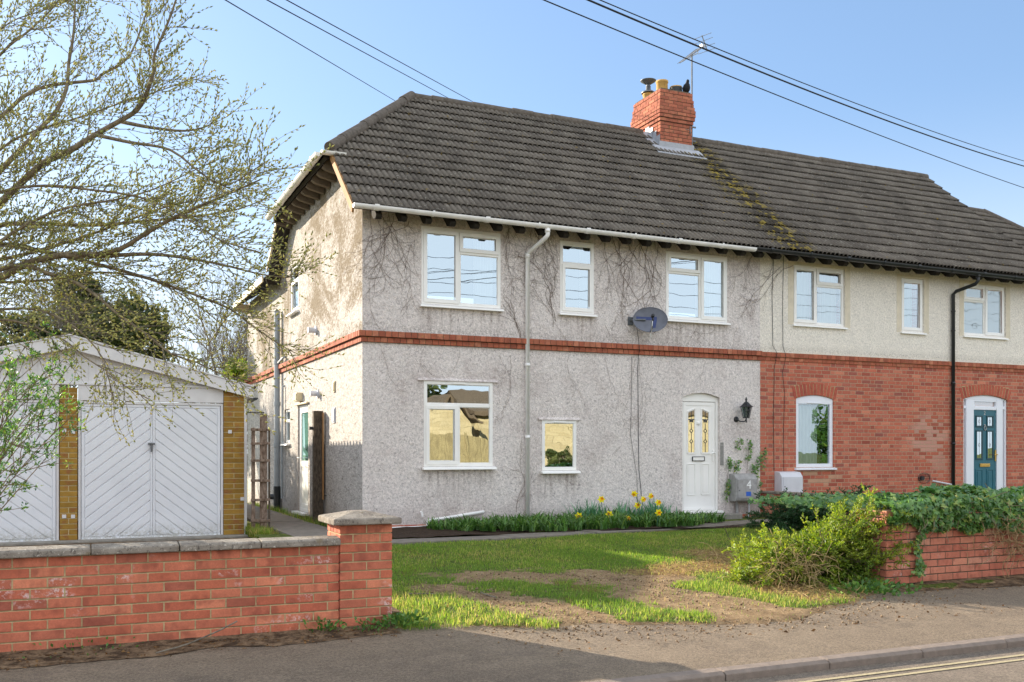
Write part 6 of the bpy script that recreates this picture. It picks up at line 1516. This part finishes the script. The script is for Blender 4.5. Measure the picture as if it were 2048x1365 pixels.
# dead stems tangled on the wall at the right edge
t = thing('dry_brambles', 'tangle of dry brown stems hanging below the ivy at the right edge', 'brambles', (5.72, -6.95, 0)); rr = random.Random(19); mb = MB()
for k in range(210):
    p = Vector((rr.gauss(5.72, .3), -6.95-rr.random()*.1, rr.uniform(.1, .5))); mb.tube(shoot(p, (rr.gauss(0, 1), rr.gauss(0, .25), rr.gauss(-.3, .8)), rr.uniform(.15, .5), rr, -.3, 7, .35), rr.uniform(.0018, .004), 4, cap=False)
mb.build('stems', simple('dry stems', 'a58a66', .9, .1, .2, 12), t)

# --- dead creepers on the house front
def creeper(label, starts, seed, length, dens=.85, wallx=None, branch=.22):
    rr = random.Random(seed); mb = MB()
    def walk(x, z, a, L, r, lv):
        pts = [(x, -.012, z)]; q = 0; st = .05
        while q < L:
            a += rr.gauss(0, .20); x += math.cos(a)*st; z += math.sin(a)*st; q += st
            if z > 5.15 or z < -.02 or any(a_-.03 < x < b_+.03 and c_-.03 < z < d_+.03 for a_, b_, c_, d_ in UP+LOW+UB+[DOOR]): break
            yy = -.01
            if 2.9 < z < 3.1: yy = -.082
            pts.append((x, yy-rr.random()*.006, z))
            if lv < 3 and rr.random() < branch*(1 if lv < 2 else .6): walk(x, z, a+rr.choice((-1, 1))*rr.uniform(.35, .95), (L-q)*rr.uniform(.3, .8)+.06, r*.62, lv+1)
        if len(pts) > 2:
            m_ = len(pts); mb.tube(pts, [r*(1-.55*i/(m_-1)) for i in range(m_)], 4, cap=False)
    for (x, z, ang, L, r) in starts: walk(x, z, R(ang), L, r*.62, 0)
    return tag(mb.build('dead_creeper', M['vine'], origin=(starts[0][0], 0, 0)), label, 'creeper', 'dead creepers on the house front')
creeper('leafless creeper stems between the corner of the house and the first upstairs window', [(.2, 4.9, -88, 2.0, .004), (.42, 4.95, -75, 1.9, .0045), (.66, 4.9, -84, 1.5, .004), (.85, 4.6, -95, 1.4, .004), (.12, 4.9, -80, 1.3, .006), (.3, 4.9, -70, 1.6, .006), (.5, 4.9, -95, 1.5, .007), (.75, 4.85, -100, 1.3, .006), (.62, 3.4, 70, .9, .004), (.3, 2.8, -60, .9, .003)], 1, 1)
creeper('thick leafless creeper either side of the pale front downpipe', [(2.45, 4.95, -82, 1.9, .005), (2.6, 4.95, -88, 2.0, .005), (3.05, 4.95, -85, 1.8, .005), (3.25, 4.95, -92, 1.5, .005), (2.9, 4.95, -105, 1.7, .004), (3.3, 3.3, 95, 1.5, .005), (2.62, .2, 92, 1.2, .006), (2.68, 3.1, 96, 1.7, .008), (2.7, 3.1, 85, 1.5, .006), (3.3, 3.45, 105, 1.4, .008), (3.35, 3.4, 120, 1.5, .007), (2.95, 4.9, -80, 1.3, .007), (2.5, 4.9, -95, 1.6, .007), (3.2, 4.9, -100, 1.2, .007), (3.3, 3.4, -40, .6, .004), (2.5, 2.8, -85, 1.3, .004), (3.0, 4.9, -60, 1.1, .006)], 2, 1)
creeper('leafless creeper spreading over the wall between the narrow and the right upstairs window', [(4.25, 4.95, -88, 1.8, .005), (4.35, 4.95, -70, 1.9, .005), (4.6, 4.95, -84, 2.0, .005), (4.85, 4.95, -96, 1.9, .005), (5.1, 4.95, -86, 1.6, .005), (5.3, 4.95, -98, 1.5, .005), (4.45, 4.95, -92, 1.9, .008), (4.7, 4.95, -60, 1.6, .008), (4.95, 4.95, -75, 1.7, .008), (5.2, 4.95, -110, 1.7, .008), (5.4, 4.9, -115, 1.5, .007), (4.6, 4.95, -110, 1.2, .006), (5.05, 4.95, -125, 1.4, .007), (4.3, 3.4, -50, .7, .004), (4.9, 2.8, -95, 1.4, .003)], 3, 1, branch=.13)
creeper('thin leafless creeper around the right upstairs window and the party line', [(7.5, 4.95, -115, 1.3, .007), (8.1, 4.7, -135, 1.4, .007), (8.4, 4.75, -145, 1.6, .007), (7.9, 4.9, -90, 1.3, .005), (6.6, 3.45, -125, .7, .004), (6.2, 3.45, -130, .6, .004), (5.9, 3.45, -115, .5, .004), (6.4, 2.85, -120, 1.0, .004), (7.1, 3.5, -110, .5, .004)], 4, 1)
creeper('faint leafless creeper twigs low on the wall between the two ground floor windows', [(1.6, 2.85, -80, 1.0, .003), (2.3, 2.8, -75, 1.2, .003), (3.6, 2.85, -95, 1.0, .003), (4.3, 2.8, -85, 1.6, .003), (5.0, 2.85, -95, 1.9, .0035), (5.4, 2.8, -100, 1.3, .003), (1.0, 2.85, -110, .9, .003)], 6, 1)

# --- grass
r = np.random.default_rng(11)
def blades(name, P, H, Wd, lean, mat, tone, seed, kind='stuff', label=None, cat='grass', segs_=2, droop=.5):
    r = np.random.default_rng(seed); n = len(P); a = r.random(n)*2*math.pi; D = np.stack([np.cos(a), np.sin(a), 0*a], 1); Sd = np.stack([-np.sin(a), np.cos(a), 0*a], 1)
    ln = (lean*r.random(n))[:, None]; H = H[:, None]; w = Wd[:, None]; Z = np.array([[0, 0, 1.]])
    m = P+Z*H*.55+D*H*ln*.35; t = P+Z*H*(1-droop*ln*.6)+D*H*ln
    V = np.stack([P-Sd*w, P+Sd*w, m+Sd*w*.8, m-Sd*w*.8, t], 1).reshape(-1, 3); i = np.arange(n)[:, None]*5
    F = np.concatenate([i+np.array([[0, 1, 2]]), i+np.array([[0, 2, 3]]), i+np.array([[3, 2, 4]])], 0)
    o = np_mesh(name, V, F, mat, None, rnd=rep(tone, 3)); return tag(o, label, cat, None, kind)
n = 215000; x = r.uniform(-1.63, 7.5, n); y = -7.95+(r.random(n)**1.1)*5.9
sm = soil_mask(x, y); dm = dry_mask(x, y); lng = 1-sstep(capsule(x, y, LONG)+(fbm(x, y, 3.5, 21)-.5)*.3, -.05, .12)
inb = (y > edge_y(x)+.12+.1*r.random(n)) | ((lng > .5) & (y > edge_y(x)+.03))
path = y > -2.05+.012*((x+1.5)/.9)**2-.30+.04*fbm(x, y, 3, 88)
patch = fbm(x, y, 2.2, 95); ok = inb & ~path & (r.random(n) > np.minimum(sm*1.12, .96)) & (r.random(n) > dm*.8) & (r.random(n) < .2+patch*1.2) & ~((x > 3.6) & (y < -6.4))
x, y, lng, dm, patch = x[ok], y[ok], lng[ok], dm[ok], patch[ok]; n = len(x); z = garden_z(x, y)
H = (.02+.04*patch*r.random(n)**2+.022*r.random(n))*(1+.75*lng*r.random(n)); tone = np.clip(.75*(fbm(x, y, 1.1, 97)-.5)+.25+.5*r.random(n)**1.4+.35*dm+.08*lng+.35*(r.random(n) < .07), 0, 1)
blades('lawn_grass', np.stack([x, y, z-.004], 1), H, r.uniform(.0016, .0032, n), 1.2, M['grass'], tone, 12, label='short patchy lawn in front of the grey house', cat='lawn'); print('grass', n)
n = 5000; x = r.uniform(-1.58, -1.05, n); y = r.uniform(.2, 1.6, n); k = (x > -1.2-.25*r.random(n)); x, y = x[~k], y[~k]
x2 = r.uniform(-.42, -.05, 2600); y2 = r.uniform(2., 9., 2600); k2 = fbm(x2, y2, 1.2, 99) > .5; x = np.concatenate([x, x2[k2]]); y = np.concatenate([y, y2[k2]]); n = len(x)
blades('passage_grass', np.stack([x, y, x*0-.13], 1), r.uniform(.12, .22, n), r.uniform(.003, .005, n), .9, M['grass'], r.random(n), 13, label='tufts of long grass by the trellis and along the side path', cat='grass')
# dry litter and straw by the bush
n = 5200; x = r.uniform(1.8, 4.2, n); y = r.uniform(-7.6, -4.0, n); k = r.random(n) < dry_mask(x, y); x, y = x[k], y[k]; n = len(x); P = np.stack([x, y, garden_z(x, y)+.012+.03*r.random(n)], 1)
D = r.normal(size=(n, 3))*np.array([1, 1, .35]); V, F = leaves_np(P, D, r.uniform(.05, .16, n), r.uniform(.0015, .004, n), 14)
tag(np_mesh('dry_straw', V, F, M['dry'], rnd=rep(r.random(n), 4)), 'dry straw and dead stems in front of the yew bush', 'straw', None, 'stuff')
t = thing('dead_bush', 'pale dry heap of dead twigs under the sunlit yew bush', 'bush', (3.1, -5.9, -.18)); rr = random.Random(33); mb = MB()
for k in range(330):
    p = at(rr.gauss(1590, 38), rr.gauss(1132, 15), rr.uniform(9.9, 10.5)); mb.tube(shoot(p, (rr.gauss(0, 1), rr.gauss(0, .8), rr.gauss(.15, .9)), rr.uniform(.08, .3), rr, -.3, 5, .3), rr.uniform(.0012, .0028), 4, cap=False)
mb.build('twigs', simple('pale dry twigs', 'b59c72', .9, .1, .2, 12), t)
n = 1500; x = np.concatenate([r.uniform(-6, -1.7, 700), r.uniform(3.8, 8, 400), r.uniform(-1, 4, 400)]); y = np.concatenate([-6.96-.45*r.random(700)**1.6, -6.96-.5*r.random(400)**1.6, -7.3-1.1*r.random(400)]); P = np.stack([x, y, pave_z(y)+.016], 1)
D = r.normal(size=(n, 3))*np.array([1, 1, .15]); V, F = leaves_np(P, D, r.uniform(.015, .05, n), r.uniform(.004, .012, n), 15, nrm=np.tile(np.array([[0, 0, 1.]]), (n, 1)))
tag(np_mesh('leaf_litter', V, F, M['litter'], rnd=rep(r.random(n), 4)), 'scattered dead leaves and crumbs along the wall foot and pavement', 'litter', None, 'stuff')

n = 3400; k = r.integers(0, len(TRACKS), n); T_ = np.array(TRACKS); f = r.random(n); x = T_[k, 0]+(T_[k, 2]-T_[k, 0])*f+r.normal(size=n)*.3; y = T_[k, 1]+(T_[k, 3]-T_[k, 1])*f+r.normal(size=n)*.22; kp = (y > -8.3) & (y < -4.3); x, y = x[kp], y[kp]; n = len(x)
z = np.where(y > edge_y(x)+.15, garden_z(x, y), pave_z(y)+.004); sz = .004+.012*r.random(n)**3; A = r.normal(size=(n, 3)); V, F = spindles(np.stack([x, y, z-.002], 1), np.stack([r.normal(size=n), r.normal(size=n), .5+0*x], 1), sz*2, sz)
tag(np_mesh('grit', V, F, M['gritm'], rnd=rep(r.random(n), 8)), 'small stones and clods of earth scattered over the worn tyre tracks', 'grit', None, 'stuff')
# --- flower bed: strappy leaves and daffodils
def straps(P, L, Wd, seed, mat, label, name, lean=(.5, 1.3)):
    r = np.random.default_rng(seed); n = len(P); a = r.random(n)*2*math.pi; D = np.stack([np.cos(a), np.sin(a)*.9, 0*a], 1); Sd = np.stack([-np.sin(a), np.cos(a), 0*a], 1); k = 5; ln = r.uniform(*lean, n)[:, None]; L = L[:, None]; Vs = []
    for i in range(k+1):
        t = i/k; c = P+D*L*(ln*t**1.7*.75)+np.array([[0, 0, 1.]])*L*(t-ln*.42*t**2.4); w = (Wd*(1-t**2.5))[:, None]+.0003; Vs += [c-Sd*w+np.array([[0,0,1.]])*w*.3, c+Sd*w+np.array([[0,0,1.]])*w*.3]
    V = np.stack(Vs, 1).reshape(-1, 3); b = np.arange(n)[:, None]*(2*(k+1)); F = np.concatenate([b+np.array([[2*i, 2*i+1, 2*i+3, 2*i+2]]) for i in range(k)], 0)
    return tag(np_mesh(name, V, F, mat, rnd=rep(r.random(n), k)), label, 'plants', None, 'stuff')
n = 520; cx = r.uniform(.9, 6.0, n); far = -.12-1.45*r.random(n); f_ = np.interp(cx, [.8, 1.4, 2.4, 3.2, 4.2, 5.0, 6.0], [.25, .55, .8, .9, 1., .8, .45]); cy = far*np.clip(f_+.15, 0, 1)-.1
den = (r.random(n) < f_+.15); cx, cy, f_ = cx[den], cy[den], f_[den]; idx = np.repeat(np.arange(len(cx)), 14); n = len(idx)
P = np.stack([cx[idx]+r.normal(size=n)*.028, cy[idx]+r.normal(size=n)*.028, 0*idx+.005], 1); L = r.uniform(.12, .34, n)*(.55+.5*f_[idx])*r.uniform(.7, 1.15, len(cx))[idx]; straps(P, L, r.uniform(.009, .016, n), 16, M['strap'], 'bed of dark green strappy leaves along the foot of the wall', 'bed_foliage')
# daffodil clumps: blue-green upright leaves, then each flower a thing of its own
n = 330; cl = np.array([(3.55, -.45), (3.75, -.5), (4.35, -.5), (4.85, -.45), (5.0, -.6), (5.15, -.4), (3.9, -.4)]); w = r.integers(0, len(cl), n)
P = np.stack([cl[w][:, 0]+r.normal(size=n)*.09, cl[w][:, 1]+r.normal(size=n)*.09, 0*w+.0], 1); straps(P, r.uniform(.26, .5, n), r.uniform(.008, .013, n), 17, M['daffleaf'], 'upright blue-green daffodil leaves in the middle of the flower bed', 'daffodil_leaves', (.15, .9))
def make_daffodil():
    t = thing('daffodil', 'yellow daffodil', 'flower', (0, 0, 0), 'daffodils in the flower bed'); mb = MB()
    mb.tube([(0, 0, -.4), (.01, 0, -.15), (0, 0, -.02), (0, -.02, 0)], [.005, .0045, .004, .004], 6); mb.build('stem', M['daffleaf'], t)
    mb = MB()
    for k in range(6):
        a = math.pi/3*k; u = Vector((math.cos(a), 0, math.sin(a))); s = Vector((-math.sin(a), 0, math.cos(a))); y0 = Vector((0, -.025, 0)); mb.cr = RND.random()
        mb.face([y0, y0+u*.028+s*.016+Vector((0, -.003, 0)), y0+u*.052+Vector((0, .006, 0)), y0+u*.028-s*.016+Vector((0, -.003, 0))])
    mb.build('petals', M['petal'], t)
    mb = MB(); mb.lathe([(.008, 0), (.014, .012), (.016, .026), (.022, .034), (.018, .033), (.012, .014), (.0, .008)], (0, -.026, 0), 12, (0, -1, 0)); mb.build('trumpet', simple('orange yellow trumpet', 'f2b41c', .6, .2, .1, 30), t); return t
DAF = [(1157, 1031, 'lowest daffodil at the left, among the strappy leaves'), (1202, 1000, 'small daffodil low behind the white cane'), (1219, 1030, 'daffodil low in the middle, between two others'), (1254, 1038, 'drooping daffodil nearest the path'), (1274, 1012, 'daffodil in the middle of the tall clump'), (1270, 987, 'highest daffodil, at the left of the tall clump'), (1284, 999, 'daffodil just below the highest one'), (1299, 992, 'second highest daffodil, at the right of the cable'), (1315, 1006, 'daffodil at the right of the tall clump'), (1316, 1025, 'lowest daffodil at the right, below the tall clump')]
proto = make_daffodil()
for i, (px, py, lab) in enumerate(DAF):
    o = proto if i == 0 else copy_tree(proto); p = at(px, py, 15.35+.3*RND.random()); o.location = p; o.rotation_euler = (R(RND.uniform(-15, 20)), R(RND.uniform(-15, 15)), R(RND.uniform(-55, 15))); o['label'] = lab; s_ = RND.uniform(1.1, 1.35); o.scale = (s_, s_, s_)
mb = MB(); p = at(1185, 1020, 16.6); mb.tube([(p.x, p.y, 0), (p.x, p.y, p.z+.13)], .012, 8); tag(mb.build('garden_cane', M['white']), 'short white cane standing in the flower bed', 'cane')

# --- weeds at the pier and wall foot
def weed(label, x, y, n, size, seed, spread):
    r = np.random.default_rng(seed); t = thing('weed', label, 'weed', (x, y, -.24), 'weeds at the wall foot'); q = r.normal(size=(n, 2))*spread; P = np.stack([x+q[:, 0], y+q[:, 1]*.6, -.235+r.random(n)*.10], 1); D = np.stack([q[:, 0]*3+r.normal(size=n)*.4, q[:, 1]*3-.2+r.normal(size=n)*.4, .3+r.random(n)*.6], 1)
    V, F = leaves_np(P, D, r.uniform(.6, 1.3, n)*size, r.uniform(.22, .36, n)*size, seed); np_mesh('foliage', V, F, M['strap'], t, rnd=rep(r.random(n), 4))
weed('leafy weed at the right corner of the capped pier', -1.62, -7.05, 150, .05, 201, .11)
weed('leafy weed in the corner between the low wall and the pier', -2.2, -7.02, 60, .045, 202, .07)
weed('small weeds at the foot of the brick wall near its left end', -3.95, -7.02, 60, .03, 203, .16)
weed('flat weeds under the yew bush beside the pavement', 3.35, -7.15, 240, .06, 204, .22)
weed('small weed in front of the capped pier', -1.85, -7.1, 50, .035, 205, .1)
mb = MB(); rr = random.Random(3); mb.tube(shoot((-1.15, -5.85, -.14), (1, -.1, .1), .75, rr, -.2, 10, .12)+shoot((-.45, -5.95, -.15), (.3, -1, -.1), .45, rr, -.1, 8, .12), .006, 5); tag(mb.build('fallen_twig', M['twig_grey']), 'long bent twig lying across the bare earth', 'twig')
mb = MB(); mb.tube(shoot((-3.5, -7.3, -.225), (1, .06, .0), .6, rr, 0, 8, .12), .006, 5); tag(mb.build('fallen_twig', M['twig_grey']), 'thin stick lying by the foot of the left brick wall', 'twig')
mb = MB(); mb.tube(shoot((3.9, -4.6, -.1), (-.9, .5, .15), .7, rr, -.1, 8, .15), .005, 5); tag(mb.build('fallen_twig', M['twig_grey']), 'pale twig lying on the lawn left of the yew bush', 'twig')

for o in bpy.data.objects:
    if '_w' in o: del o['_w']
